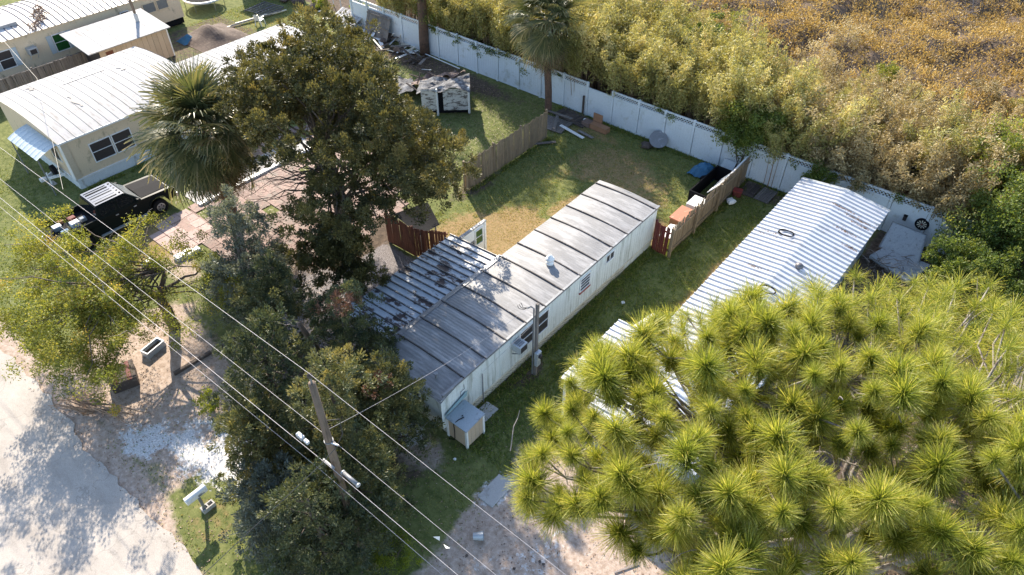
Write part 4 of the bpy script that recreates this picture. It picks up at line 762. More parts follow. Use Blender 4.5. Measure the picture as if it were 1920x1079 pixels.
def palm(label, foot, z, scale, nf, nd, lean=(0, 0), trunk_r=.2):
    b = A(*foot, 0); r = root('palm_tree', label, 'palm tree', b); top = b+A(lean[0], lean[1], z); mb = MB()
    pts = [b+(top-b)*t_+A(.05*math.sin(t_*5), .04*math.cos(t_*4), 0) for t_ in np.linspace(0, 1, 14)]; mb.tube(pts, [trunk_r*(1.12-.14*t_+(.03 if i % 2 else 0)) for i, t_ in enumerate(np.linspace(0, 1, 14))], 10); mb.build('trunk', 'red_bark', r, smooth=False)
    mb = MB()
    for i in range(40):
        a = i*2.4; zz = z-.15-.035*i; p = b+A(lean[0], lean[1], 0)*zz/z+A(0, 0, zz); mb.beam(p+A(math.cos(a), math.sin(a), 0)*trunk_r*.9, p+A(math.cos(a), math.sin(a), 0)*(trunk_r+.18)+A(0, 0, .22), .07, .02)
    mb.build('leaf_bases', 'dry_frond', r)
    loc = top-b
    for i in range(nf+nd):
        el = 84-146*(i/nf)**.9 if i < nf else rnd.uniform(-58, -82); a = i*2.39996+rnd.uniform(-.25, .25); me = rnd.choice(fans) if i < nf else rnd.choice(deadfans)
        link('frond' if i < nf else 'dead_frond', me, r, loc+A(0, 0, .1-.25*(i/nf)), (rnd.uniform(-.25, .25), -RAD(el), a), (scale*rnd.uniform(.88, 1.1),)*3)
palm('large fan palm with silvery green crown above the pickup truck', (-17.3, 1.45), 5.5, 1.56, 60, 22, (0, 0), .24)
palm('fan palm with bushy skirt standing in front of the white fence', (-12.15, 21.05), 5.8, 1.3, 44, 20, (-.35, 0), .2)
# pine in the foreground
def needle_tuft(n=900, L=.345):
    d = rdir(n, .55); d = d[d[:, 2] > -.6]; n = len(d); L_ = L*rng.uniform(.55, 1.12, n)*np.where(d[:, 2] < 0, .85, 1); p0 = rng.normal(0, .012, (n, 3))+A(0, 0, 1)*rng.uniform(-.22, .04, n)[:, None]; s = unit(np.cross(d, rdir(n))); w_ = .0046
    mid = p0+d*(L_*.55)[:, None]; tip = p0+d*L_[:, None]-A(0, 0, 1)*(L_*.13*(1-d[:, 2]*.6))[:, None]
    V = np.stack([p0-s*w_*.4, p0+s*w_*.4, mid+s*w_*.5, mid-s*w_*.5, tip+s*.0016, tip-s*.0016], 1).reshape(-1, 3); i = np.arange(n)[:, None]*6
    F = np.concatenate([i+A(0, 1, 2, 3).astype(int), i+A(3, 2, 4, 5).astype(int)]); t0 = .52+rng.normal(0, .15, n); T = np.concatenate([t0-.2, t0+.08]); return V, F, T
def pine():
    foot = A(12.6, -4.4, 0); r = root('pine_tree', 'tall long-needled pine filling the lower right foreground', 'tree', foot); mb = MB(); dep = unit(A(FW[0], FW[1], 0))
    cc = A(12.4, -4.75, 14.1); limb(mb, foot, cc+A(.1, -.2, -1.2), .3, .17, 9, .015, seg=10); top = cc+A(.05, -.1, -1.2)
    tufts = []
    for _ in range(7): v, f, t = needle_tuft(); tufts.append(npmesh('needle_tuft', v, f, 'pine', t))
    pts = []; tries = 0
    BND = [(975, 850), (1075, 680), (1240, 590), (1420, 545), (1600, 505), (1930, 500), (2300, 480), (2300, 1500), (1330, 1500), (1190, 1075), (1090, 1005), (990, 960)]
    while len(pts) < 640 and tries < 90000:
        tries += 1; u, v = rng.uniform(-1, 1, 2); ro = u*u+v*v; p = cc+RT*u*4.8+dep*v*3.3+A(0, 0, 1.6*(1-.5*ro)-abs(rng.normal(0, .8)))+rng.normal(0, .05, 3)
        if not inpoly(project(p), BND): continue
        pp = project(p)
        if vn(A(p[0]*.75), A(p[1]*.75), 3)[0] < .25 or (pp[1] > 980 and rng.random() < .25): continue
        if all(np.sum((p-a)**2) > .215**2 for a in pts): pts.append(p)
    pts = np.array(pts); order = np.argsort(np.linalg.norm(pts-CP, axis=1)+3*((project(pts)[:, 0] > 1960) | (project(pts)[:, 1] > 1120))); pts = pts[order]; rest = []; br = MB(); hubs = []
    for i in range(26):
        a = i*2.4; h = cc+RT*math.cos(a)*rng.uniform(1.4, 2.9)+dep*math.sin(a)*rng.uniform(.8, 1.8)+A(0, 0, rng.uniform(-1.1, .6)); hubs.append(h)
        s = foot+(top-foot)*rng.uniform(.84, 1); limb(br, s, h, .06, .03, 6, .2, .06, 7)
    hubs = np.array(hubs)
    for ip, p in enumerate(pts):
        h = hubs[np.argmin(np.sum((hubs-p)**2, 1)+1.5*np.maximum(0, hubs[:, 2]-p[2]))]; limb(br, h, p-A(0, 0, .05), .026, .012, 4, .13, -.05, 5)
        o = unit(p-cc); up = unit(A(0, 0, 1)*1.0+o*.6+rng.normal(0, .33, 3)); e = Vector(up).to_track_quat('Z', 'Y').to_euler(); s = rng.uniform(.55, 1.14)
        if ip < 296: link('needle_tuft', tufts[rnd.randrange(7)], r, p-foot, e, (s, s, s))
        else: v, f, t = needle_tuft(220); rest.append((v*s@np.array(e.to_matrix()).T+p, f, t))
    if rest: tag(crown('needle_tufts', merge(*rest), 'pine', r), None, None, None, 'stuff')
    mb.build('trunk', 'pale_bark', r, smooth=True); br.build('branches', 'pale_bark', r, smooth=True)
    mb = MB()
    for p in pts[::6]: s = p-A(0, 0, .35)+rng.normal(0, .2, 3); limb(mb, s, s+rdir(1)[0]*.55, .01, .004, 5, .2, 0, 4)
    tag(mb.build('dead_twigs', 'twig', r), kind='stuff')
    for p in pts[::16]: cst = p-A(0, 0, .22); MB().lathe(cst, [(.01, -.06), (.035, -.03), (.038, 0), (.02, .05), (.003, .07)], 8).build('cone', 'rust_wood', r)
pine()
# undergrowth right of the metal roof house, seen between the pine branches
for i, (px, py, s) in enumerate(((1480, 1010, 1.), (1560, 950, .9), (1650, 1040, 1.1), (1760, 1000, 1.), (1850, 940, .9), (1390, 1060, .8), (1900, 1050, 1.), (1330, 1000, .5), (1700, 880, .9), (1440, 930, .7), (1600, 1060, .9), (1530, 890, .7), (1800, 870, .8), (1680, 960, .9), (1880, 850, .8), (1740, 1060, .9), (1840, 1040, 1), (1560, 1030, .8), (1620, 820, .7), (1900, 760, .9), (1780, 760, .8), (1500, 960, .7))):
    c = at(px, py, .6); shrub('undergrowth_bush', 'low yellow-green bush on the ground below the pine', (c[0], c[1], .55*s), (1.1*s, 1.1*s, .7*s), 'oak', 12, 150, (.10, .055), .5, 'bush', 4, 'bushes on the ground below the pine')
# grass blades and leaf litter
def scatter(n, x0, x1, y0, y1): return rng.uniform(x0, x1, n), rng.uniform(y0, y1, n)
def blocked(x, y):
    B = [(-3.5, .1, -1.3, 13.8), (4.4, 8.7, 1.6, 20), (-34.3, -26.4, -2.2, 15.5), (-60, -42, -7, 14.2), (-41, -37.7, 5.4, 10.5), (-22.8, -12.4, -.6, 11), (-6.4, -3.4, -.4, 6.2), (-20.5, -17.3, -2, 1)]
    m = np.zeros(len(x), bool)
    for a, b, c, d in B: m |= (x > a) & (x < b) & (y > c) & (y < d)
    return m
gx_, gy_, gt, gl = [], [], [], []
for n, x0, x1, y0, y1, ln in ((60000, -10.2, 1.2, 6, 22.2, .11), (50000, .05, 4.9, -1, 22.2, .14), (22000, -10, 4, -10, -1.2, .09), (30000, -34, -13, -8, 3, .1), (26000, -42, -24, 14, 22.2, .13), (14000, -24, -10.3, 10, 22, .1), (6000, -34, -12, -9.8, -4, .09)):
    x, y = scatter(n, x0, x1, y0, y1); s, wh, gr, di, dr, ma = zones(x, y); bare = np.maximum.reduce([s, wh, gr, di]); den = (1-bare)*(.35+.65*(fbm(x*.8, y*.8, 12) > .42))
    k = (rng.random(n) < den) & ~blocked(x, y); x, y, dr = x[k], y[k], dr[k]; gx_.append(x); gy_.append(y); gt.append(.24+dr*.6+(fbm(x*.6, y*.6, 14)-.5)*.35+(.16 if ln > .12 and y0 > 10 else 0)); gl.append(np.full(len(x), ln)*rng.uniform(.6, 1.3, len(x))*(1-.45*dr))
for n, x0, x1, y0, y1, ln in ((5000, .02, .45, -1, 13.6, .24), (5000, -12, 12, 21.75, 22.15, .26), (2600, 1.08, 1.45, 13.5, 21.5, .26), (1800, -10.2, -9.85, 11, 18.5, .24), (2600, 3.9, 4.6, 2, 19.8, .25), (2200, -26.4, -26, -2, 6, .2), (1600, .6, 1.5, -1.6, 4.5, .22)):
    x, y = scatter(n, x0, x1, y0, y1); k = (fbm(x*1.3, y*1.3, 31) > .4) & (zones(x, y)[0] < .5); x, y = x[k], y[k]; gx_.append(x); gy_.append(y); gt.append(rng.uniform(.05, .45, len(x))); gl.append(ln*rng.uniform(.4, 1.2, len(x)))
gx_, gy_, gt, gl = map(np.concatenate, (gx_, gy_, gt, gl)); Z0 = (fbm(gx_*.5, gy_*.5, 9)-.5)*.05
v, f, t = leaves(np.stack([gx_, gy_, Z0-.01], -1), rdir(len(gx_), 1.1)*A(1, 1, .9), gl, .034, gt+rng.normal(0, .17, len(gx_)))
tag(link('grass', npmesh('grass', v, f, 'grass', t)), 'short lawn grass with dry patches', 'grass', None, 'stuff')
x, y = scatter(26000, -16, 10, -10.2, 2); s, wh, gr, di, dr, ma = zones(x, y); k = (rng.random(len(x)) < .1+.75*np.maximum(di, s*.35*(fbm(x, y, 21) > .5))*(1-wh*.7)) & ~blocked(x, y); x, y = x[k], y[k]
x4, y4 = scatter(4500, -22.5, -12, -1, 10.5); x2, y2 = scatter(9000, 8.7, 18, 0, 22); x3, y3 = scatter(5000, -24, -10, 11, 22); x, y = np.concatenate([x, x2, x3, x4]), np.concatenate([y, y2, y3, y4])
v, f, t = leaves(np.stack([x, y, np.where((x < -12) & (x > -22.6) & (y > -1), .065, .02)], -1), unit(rdir(len(x))*A(1, 1, .2)), rng.uniform(.05, .11, len(x)), .04, rng.uniform(0, 1, len(x)), np.tile(A(0, 0, 1.), (len(x), 1)))
tag(link('leaf_litter', npmesh('leaf_litter', v, f, 'litter', t)), 'brown fallen leaves strewn over the bare ground', 'leaves', None, 'stuff')
MT['burnt_siding'] = M('burnt_siding', (.50, .49, .46), .7, 0, .1, 3, wear=(.10, .085, .075), wscale=2.6, wthr=(.5, .58), wstretch=(1, 1, 2.5))
# ------------------------------------------------------------------ utility pole, cables
PX, PY = 1.3, -6.4
up_ = root('utility_pole', 'brown wooden utility pole rising out of the cedars', 'utility pole', (PX, PY, 0))
MB().tube([(PX, PY, 0), (PX, PY, 4.5), (PX, PY, 9.0)], [.15, .125, .09], 14).build('pole', 'pole_wood', up_, smooth=True)
MB().tube([(PX, PY, 9.0), (PX, PY, 9.22)], [.03, .03], 8).build('pole_pin', 'flashing', up_); MB().lathe((PX, PY, 9.2), [(.05, 0), (.075, .04), (.05, .07), (.07, .1), (.03, .16)], 10).build('insulator', 'dark_wood', up_, smooth=True)
for z in (.5, .62, 6.6): MB().tube([(PX, PY, z), (PX, PY, z+.04)], .165 if z < 1 else .13, 14).build('band', 'flashing', up_)
MB().tube([(PX+.13, PY, 6.62), (PX+.35, PY+.05, 6.66)], .03, 6).build('bracket', 'steel', up_); MB().box(PX-.22, PX+.24, PY-.22, PY-.17, 5.74, 5.79).build('crossarm', 'flashing', up_)
MB().tube([(PX-.1, PY+.1, 7.3), (PX+.3, PY+.3, 7.5), (PX+.45, PY+.2, 7.1), (PX+.3, PY+.1, 6.7)], .014, 5).build('jumper_wire', 'black_wire', up_)
def cable(label, pts, r=.014, mat='wire', sag=0, seg=14):
    out = []
    for i in range(len(pts)-1):
        p, q = A(*pts[i]), A(*pts[i+1])
        for k in range(seg): t_ = k/seg; out.append(p+(q-p)*t_-A(0, 0, 4*sag*t_*(1-t_)))
    out.append(A(*pts[-1])); tag(MB().tube(out, r, 5).build('overhead_cable', mat), label, 'cable', 'overhead cables along the street')
cable('topmost overhead cable passing over the pole tip', [(-45, -6.95, 9.1), (PX, PY, 9.36), (36, -6.3, 9.2)], .0052, sag=.25)
cable('thick pale overhead cable second from the top of the pole', [(-45, -6.95, 6.5), (PX+.34, PY+.05, 6.68), (36, -6.3, 6.6)], .0052, sag=.12)
cable('lower overhead cable carrying the grey splice case right of the pole', [(-45, -7.2, 5.5), (PX, PY-.26, 5.84), (36, -6.5, 5.7)], .007, sag=.12)
cable('lowest overhead cable hung with the pale terminal boxes', [(-45, -7.5, 5.35), (PX, PY-.42, 5.62), (36, -6.7, 5.5)], .0052, sag=.12)
cable('dark drop wire running from the pole across the street', [(PX+.34, PY+.05, 6.66), at(597, 876, 6.3), at(380, 1079, 5.6), at(380, 1079, 5.6)*2-at(597, 876, 6.3)], .009, 'black_wire', .0)
cable('thin white service wire from the pole to the meter post', [(PX-.1, PY+.1, 6.9), (.42, 3.24, 3.72)], .005, 'wire', .25)
cable('thin white wire slanting past the storage box', [(.6, 3.3, 2.9), (-.9, -2.3, .1)], .005, 'wire', .05)
cable('thin dark wire over the white trailer roof', [(-45, 1.5, 5.2), (-32, -.2, 4.1), (-17.5, -5, 5.6)], .01, 'black_wire', .15)
tb_ = root('terminal_box', 'pair of pale grey terminal boxes hanging on the lowest cable', 'terminal box', at(568, 822, 5.5)); c = at(568, 822, 5.5)
MB().box(c[0]-.26, c[0]+.03, c[1]-.07, c[1]+.07, 5.4, 5.56).build('case', 'metal_grey', tb_, bevel=.03); MB().box(c[0]+.07, c[0]+.25, c[1]-.05, c[1]+.05, 5.42, 5.53).build('case', 'plastic_white', tb_, bevel=.02)
sc_ = root('splice_case', 'long dark grey cylindrical splice case on the lower cable', 'splice case', at(657, 898, 5.5)); c = at(657, 898, 5.5); MB().tube([(c[0]-.3, c[1], 5.5), (c[0]+.3, c[1], 5.5)], .06, 12).build('body', 'flashing', sc_, smooth=True)
for s in (-.33, .3): MB().tube([(c[0]+s, c[1], 5.5), (c[0]+s+.04, c[1], 5.5)], .07, 12).build('end_cap', 'metal_grey', sc_)
for i, (px, py) in enumerate(((817, 1012), (837, 1026))):
    c = at(px, py, 5.6); tag(MB().add([(c[0]-.1, c[1], 5.62), (c[0]+.1, c[1]+.03, 5.62), (c[0]+.07, c[1]+.08-.16*i, 5.73), (c[0]-.1, c[1]+.01, 5.6), (c[0]+.1, c[1]+.04, 5.6), (c[0]+.07, c[1]+.09-.16*i, 5.71)], [(0, 1, 2), (5, 4, 3), (0, 3, 4, 1), (1, 4, 5, 2), (2, 5, 3, 0)]).build('cable_marker', 'plastic_white'), ('upper' if i == 0 else 'lower')+' of two white triangular markers clipped to the cable', 'marker', 'markers on the cable')
b = at(281, 42); yp = root('yard_pole', 'thin grey utility pole standing by the tan shed', 'pole', (-39.6, 9.4, 0)); MB().tube([(-39.6, 9.4, 2.3), (-39.6, 9.4, 7)], .1, 10).build('pole', 'pole_wood', yp); MB().tube([(-39.6, 9.4, 2.28), (-39.6, 9.4, 2.9)], .13, 10).build('sleeve', 'metal_grey', yp)
# ------------------------------------------------------------------ pickup truck, nose towards +y
tk = root('pickup_truck', 'black crew cab pickup truck with ridged roof parked by the tan trailer', 'truck', (-22.1, -2.35, 0))
def side(prof, x0, x1, name, mat, bev=.04): return MB().prism(prof, 'x', x0, x1).build(name, mat, tk, local=True, bevel=bev)
def arch(cy, r=.52, z=.55): return [(cy+r*math.cos(a), z+r*math.sin(a)) for a in np.linspace(math.pi, 0, 9)][::1]
low = [(-3.1, .62)]+arch(-1.95)+[(-1.4, .5), (1.35, .5)]+arch(2.0)+[(2.6, .55), (2.95, .6), (2.95, 1.12), (2.75, 1.22), (1.1, 1.28), (-3.1, 1.25)]
low = [(-3.1, .62), (-2.5, .6)]+arch(-1.95)+[(-1.4, .5), (1.4, .5)]+arch(2.0)+[(2.6, .58), (2.98, .62), (2.98, 1.08), (2.8, 1.2), (1.15, 1.3), (-1.02, 1.3), (-1.02, 1.02)]+[(-3.1, 1.02)]
side(low, -.98, .98, 'body', 'truck_paint')
for x0, x1 in ((-.98, -.9), (.9, .98)): MB().box(x0, x1, -3.1, -1.03, 1.02, 1.36).build('bed_side', 'truck_paint', tk, local=True, bevel=.02)
MB().box(-.9, .9, -3.1, -3.03, .7, 1.34).build('tailgate', 'truck_paint', tk, local=True); MB().box(-.89, .89, -3.02, -1.05, 1.021, 1.05).build('bed_floor', 'rubber', tk, local=True)
mb = MB(); lo, hi = [(-1.02, 1.3), (1.2, 1.3)], [(-.82, 1.92), (.72, 1.92)]
vs_ = [(-.96, -1.02, 1.3), (.96, -1.02, 1.3), (.96, 1.25, 1.3), (-.96, 1.25, 1.3), (-.79, -.86, 1.9), (.79, -.86, 1.9), (.79, .66, 1.92), (-.79, .66, 1.92)]
mb.add(vs_, [(0, 1, 5, 4), (1, 2, 6, 5), (2, 3, 7, 6), (3, 0, 4, 7), (4, 5, 6, 7)]); mb.build('cab', 'truck_paint', tk, local=True, bevel=.05)
MB().grid(lambda u, v: (-.76+1.52*u, -.83+1.46*v, 1.935+.03*math.sin(u*math.pi)), 8, 4).build('roof_skin', 'truck_roof', tk, local=True, smooth=True)
for i in range(6): x = -.6+i*.24; MB().box(x-.03, x+.03, -.75, .35, 1.955, 1.975+.012*math.sin(i)).build('roof_ridge', 'truck_paint' if i % 2 else 'truck_roof', tk, local=True)
for i in range(5): MB().lathe((-.56+i*.28, .52, 1.945), [(.05, 0), (.05, .02), (.03, .045)], 10).build('marker_lamp', 'lamp', tk, local=True)
def pane(a, b, c, d, name, mat='glass'): MB().add([a, b, c, d], [(0, 1, 2, 3)]).build(name, mat, tk, local=True)
pane((-.86, 1.245, 1.34), (.86, 1.245, 1.34), (.74, .72, 1.87), (-.74, .72, 1.87), 'windshield', 'grey_glass'); pane((.86, -1.02, 1.4), (-.86, -1.02, 1.4), (-.74, -.9, 1.84), (.74, -.9, 1.84), 'rear_window', 'glass')
for s in (-1, 1):
    f = lambda z: s*(.968-.17*(z-1.3)/.6)
    for y0, y1, t0, t1 in ((.1, 1.02, .1, .62), (-.85, .0, -.76, .0)): 
        q = [(f(1.38), y0, 1.38), (f(1.38), y1, 1.38), (f(1.82), t1, 1.82), (f(1.82), t0, 1.82)]; pane(*(q if s > 0 else q[::-1]), 'side_window', 'glass')
    MB().box(*sorted((s*1.0, s*1.2)), .95, 1.1, 1.3, 1.52).build('mirror', 'truck_paint', tk, local=True, bevel=.03)
    MB().box(*sorted((s*.97, s*1.1)), -1.2, 1.2, .42, .48).build('side_step', 'metal_grey', tk, local=True)
    MB().box(*sorted((s*.985, s*1.0)), -.02, .0, .62, 1.3).build('door_seam', 'rubber', tk, local=True)
    for y in (.0, .95): MB().box(*sorted((s*.98, s*1.015)), y-.2, y-.05, 1.12, 1.16).build('door_handle', 'metal_grey', tk, local=True)
    MB().box(*sorted((s*.55, s*.9)), 2.95, 3.0, .82, 1.06).build('headlight', 'grey_glass', tk, local=True); MB().box(*sorted((s*.84, s*.97)), -3.13, -3.09, .8, 1.2).build('tail_light', 'red_frame', tk, local=True)
    for y in (-1.95, 2.0):
        wq = MB().tube([(s*.7, y, .41), (s*.74, y, .41), (s*.95, y, .41), (s*.99, y, .41)], [.37, .41, .41, .37], 22).build('wheel', 'rubber', tk, local=True, smooth=False)
        MB().tube([(s*.985, y, .41), (s*1.0, y, .41)], [.235, .2], 18).build('rim', 'steel', wq, local=True)
        for k in range(5): a = k*1.2566; MB().tube([(s*1.0, y+.13*math.cos(a), .41+.13*math.sin(a)), (s*1.006, y+.13*math.cos(a), .41+.13*math.sin(a))], .04, 8).build('rim_hole', 'black', wq, local=True)
        mb = MB(); an = np.linspace(0, math.pi, 10)
        mb.add([(s*k, y+r_*math.cos(a), .55+r_*math.sin(a)) for a in an for k, r_ in ((.975, .5), (1.03, .52), (1.03, .58), (.975, .6))], [(4*i+j, 4*i+(j+1) % 4, 4*i+4+(j+1) % 4, 4*i+4+j) for i in range(9) for j in range(4)]); mb.build('fender_flare', 'truck_paint', tk, local=True)
MB().box(-.95, .95, 2.96, 3.1, .52, .74).build('front_bumper', 'steel', tk, local=True, bevel=.03); MB().box(-.5, .5, 2.98, 3.0, .8, 1.06).build('grille', 'rubber', tk, local=True); MB().box(-.95, .95, -3.22, -3.1, .5, .68).build('rear_bumper', 'steel', tk, local=True, bevel=.03)
MB().add([(-.82, 1.3, 1.307), (.82, 1.3, 1.307), (.76, 2.72, 1.235), (-.76, 2.72, 1.235), (0, 1.3, 1.36), (0, 2.72, 1.28)], [(0, 4, 5, 3), (4, 1, 2, 5)]).build('hood', 'rubber', tk, local=True)
cg = root('truck_load', 'clutter of boxes and bags in the truck bed', 'load', (-22.1, -4.4, 1.05))
for i, (x, y, z, s, m) in enumerate(((-.4, .3, .1, .3, 'red_wood'), (.2, .2, .14, .35, 'plastic_white'), (.45, -.4, .1, .3, 'blue_tarp'), (-.2, -.5, .12, .34, 'metal_grey'), (-.6, -.2, .08, .22, 'cardboard'), (.05, .65, .1, .25, 'fabric'))): MB().box(x-s/2, x+s/2, y-s*.6, y+s*.6, 0, z*2).build('box', m, cg, local=True, bevel=.03)
# ------------------------------------------------------------------ mailbox
mx = root('mailbox', 'white mailbox on a post set in a concrete block', 'mailbox', (-4.25, -8.72, 0)); bx_, by_ = -4.25, -8.72
blk = MB()
for a in ((-.1, -.06, -.2, .2, 0, .2), (.06, .1, -.2, .2, 0, .2), (-.06, .06, -.2, -.16, 0, .2), (-.06, .06, -.02, .02, 0, .2), (-.06, .06, .16, .2, 0, .2)): blk.box(*a)
blk.v = [(v[0]*1.15, v[1]*1.15+.12, v[2]) for v in blk.v]; blk.build('block', 'concrete', mx, local=True)
MB().box(-.045, .045, -.045, .045, .0, .98).build('post', 'flashing', mx, local=True)
pr_ = [(-.11, .98)]+[(.11*math.cos(a), 1.13+.11*math.sin(a)) for a in np.linspace(math.pi, 0, 10)]+[(.11, .98)]
MB().prism(pr_, 'y', -.42, .34).build('box', 'white_paint', mx, local=True, smooth=False); MB().box(.112, .122, -.02, .12, 1.06, 1.1).build('flag', 'flashing', mx, local=True)
for k in range(5): MB().box(.111, .114, .0+k*.045, .03+k*.045, 1.0, 1.05).build('number', 'black', mx, local=True)
# ------------------------------------------------------------------ small yard things
def plank(px, py, L, ang, w_=.14, h=.03, z=.03, mat='grey_wood', tilt=0, label=None, group='boards in the yards', name='loose_board', zc=None):
    c = at(px, py, z); ca, sa = math.cos(RAD(ang)), math.sin(RAD(ang)); d = A(ca*math.cos(RAD(tilt)), sa*math.cos(RAD(tilt)), math.sin(RAD(tilt)))*L/2
    zc = A(0, 0, abs(d[2])); o = MB().beam(c-d+zc, c+d+zc, w_, h).build(name, mat); return tag(o, label, 'board', group)
fp = root('palm_frond_pile', 'heap of dry brown palm fronds lying near the street', 'frond pile', at(185, 768)); fb = at(185, 768)
for i in range(22):
    s = fb+A(rng.normal(0, .12), rng.normal(0, .25), .05+.012*i); e = s+A(-rng.uniform(.9, 1.7), -rng.uniform(-.2, .8)-.3, rng.uniform(-.02, .15)) if i < 15 else s+A(rng.uniform(.8, 2.1), rng.uniform(.3, 1.0), .02); mb = MB(); limb(mb, s, e, .035, .012, 5, .06, .05, 5); mb.build('frond_stalk', 'dry_frond', fp)
wb = root('wooden_crate', 'dark reddish slatted wooden crate under the oak', 'crate', (-11.9, -7.5, 0), RAD(-20))
for i in range(6): MB().box(-.55, .55, -.5+i*.17, -.5+i*.17+.155, .5+.004*(i % 2), .54).build('slat', 'red_wood' if i % 3 == 1 else 'dark_wood', wb, local=True)
MB().box(-.52, .52, -.48, .48, 0, .49).build('case', 'dark_wood', wb, local=True)
pb = root('planter_box', 'empty rectangular planter box with pale rim near the oak trunk', 'planter', (-12.55, -5.85, 0), RAD(12)); 
for a in ((-.22, -.17, -.45, .45), (.17, .22, -.45, .45), (-.17, .17, -.45, -.4), (-.17, .17, .4, .45)): MB().box(*a, 0, .3).build('side', 'metal_grey', pb, local=True)
MB().box(-.17, .17, -.4, .4, 0, .12).build('soil', 'earth_wall', pb, local=True)
tag(MB().beam((-10.66, -6.05, .07), (-10.55, -4.4, .07), .14, .14).build('landscape_timber', 'dark_wood'), 'dark landscape timber edging nearer the street', 'timber', 'timber edging in the sandy yard'); tag(MB().beam((-10.54, -4.3, .06), (-10.45, -3.0, .06), .13, .12).build('landscape_timber', 'dark_wood'), 'dark landscape timber edging farther from the street', 'timber', 'timber edging in the sandy yard')
bk = root('bucket', 'grey plastic bucket tipped over on the sandy driveway', 'bucket', (3.73, -3.44, 0), RAD(40)); MB().tube([(-.17, 0, .14), (.17, 0, .17)], [.12, .165], 14, False).tube([(-.165, 0, .14), (-.17, 0, .14)], [.118, .118], 14).build('body', 'metal_grey', bk, local=True); MB().tube([(.165, 0, .17), (.185, 0, .17)], .172, 14, False).build('rim', 'flashing', bk, local=True)
def blob(name, label, cat, px, py, r_, mat, z=0, flat=.6, group=None):
    c = at(px, py, z); rs = np.random.default_rng(int(px*7+py)); nu, nv = 10, 6; ph = rs.uniform(0, 6, 4)
    f = lambda u, v: (c[0]+r_*(1+.28*math.sin(5*u*6.28+ph[0])*math.sin(v*3)+.2*math.sin(3*u*6.28+ph[1]))*math.sin(v*math.pi)*math.cos(u*6.2832), c[1]+r_*(1+.25*math.cos(4*u*6.28+ph[2]))*math.sin(v*math.pi)*math.sin(u*6.2832), z+r_*flat*(1+math.cos(v*math.pi)))
    return tag(MB().grid(f, nu, nv).build(name, mat), label, cat, group)
blob('plastic_bag', 'crumpled white plastic bag on the ground near the home front', 'bag', 760, 836, .16, 'plastic_white'); blob('plastic_bag', 'white sack lying in the grass beside the tan fence', 'bag', 1369, 382, .26, 'plastic_white')
blob('plastic_bag', 'scrap of white litter on the shaded grass by the lean-to', 'litter', 1168, 568, .1, 'plastic_white', 0, .2); blob('rock', 'small white stone on the ground by the front yard', 'stone', 853, 862, .06, 'plastic_white')
cr_ = root('red_crate', 'small dull red box in the grass beside the tan fence', 'box', at(1381, 368), .3); MB().box(-.22, .22, -.18, .18, 0, .36).build('case', 'red_wood', cr_, local=True, bevel=.02); MB().box(-.24, .24, -.2, .2, .36, .4).build('lid', 'red_frame', cr_, local=True)
tag(MB().box(2.65, 3.35, -2.3, -1.1, 0, .05).build('concrete_slab', 'concrete', bevel=.03), 'pale concrete slab set in the dirt driveway', 'slab'); tag(MB().box(.15, .75, .3, 1.1, 0, .07).build('step_slab', 'concrete', bevel=.02), 'grey concrete step slab behind the storage box', 'slab')
for i, (px, py, s) in enumerate(((345, 481, 1.), (362, 476, .9), (280, 495, .8))):
    c = at(px, py); o = MB().box(c[0]-.2*s, c[0]+.2*s, c[1]-.42*s, c[1]+.42*s, 0, .2).build('painted_block', 'white_paint', bevel=.03); o.rotation_euler = (0, 0, 0); tag(o, ('middle white painted concrete block at the lawn edge', 'white painted block nearest the blue-grey cedar', 'white painted block nearest the truck')[i], 'block', 'white blocks at the lawn edge')
tag(plank(1175, 1065, .9, 60, .05, .02, .03, 'twig'), 'pale stick on the driveway below the pine', 'stick', 'sticks on the driveway'); plank(1195, 1040, .5, 95, .05, .02, .03, 'twig', 0, 'short pale palm husk on the driveway below the pine', 'sticks on the driveway')
for i, (px, py) in enumerate(((958, 870), (1012, 1054), (1019, 1059), (964, 1067), (875, 1043))): blob('stone', 'small dark stone on the sandy driveway', 'stone', px, py, .05, 'dark_wood', 0, .5, 'dark stones on the driveway')
# back yard junk along the tan fence
dr_ = root('dresser', 'old dresser with orange-brown top standing against the tan fence', 'dresser', (.5, 15.6, 0)); MB().box(.1, .85, 15.05, 16.25, .05, .98).build('carcass', 'cardboard', dr_); MB().box(.06, .9, 15.0, 16.3, .98, 1.05).build('top', 'terracotta', dr_, bevel=.015)
for k in range(3): MB().box(.08, .1, 15.1, 16.2, .12+k*.29, .38+k*.29).build('drawer', 'rust_wood', dr_)
wa = root('white_appliance', 'white box-shaped appliance behind the dresser', 'appliance', (.55, 17.1, 0)); MB().box(.1, .9, 16.65, 17.6, 0, .95).build('case', 'white_paint', wa, bevel=.02); MB().box(.1, .9, 16.65, 17.6, .955, .99).build('lid', 'plastic_white', wa, bevel=.015)
tag(MB().add([(.3, 13.6, .85), (.95, 13.6, 1.0), (.95, 14.8, 1.0), (.3, 14.8, .85), (.3, 13.6, .8), (.95, 13.6, .95), (.95, 14.8, .95), (.3, 14.8, .8)], [(0, 1, 2, 3), (7, 6, 5, 4), (0, 4, 5, 1), (1, 5, 6, 2), (2, 6, 7, 3), (3, 7, 4, 0)]).build('white_board', 'plastic_white'), 'white board lying at the red gate end of the tan fence', 'board')
bt = root('black_bin', 'long black open bin full of boards beside the tan fence', 'bin', (.2, 19.3, 0))
for a in ((-.4, -.34, 17.9, 21), (.84, .9, 17.9, 21), (-.34, .84, 17.9, 17.96), (-.34, .84, 20.94, 21)): MB().box(*a, 0, .9).build('side', 'black', bt)
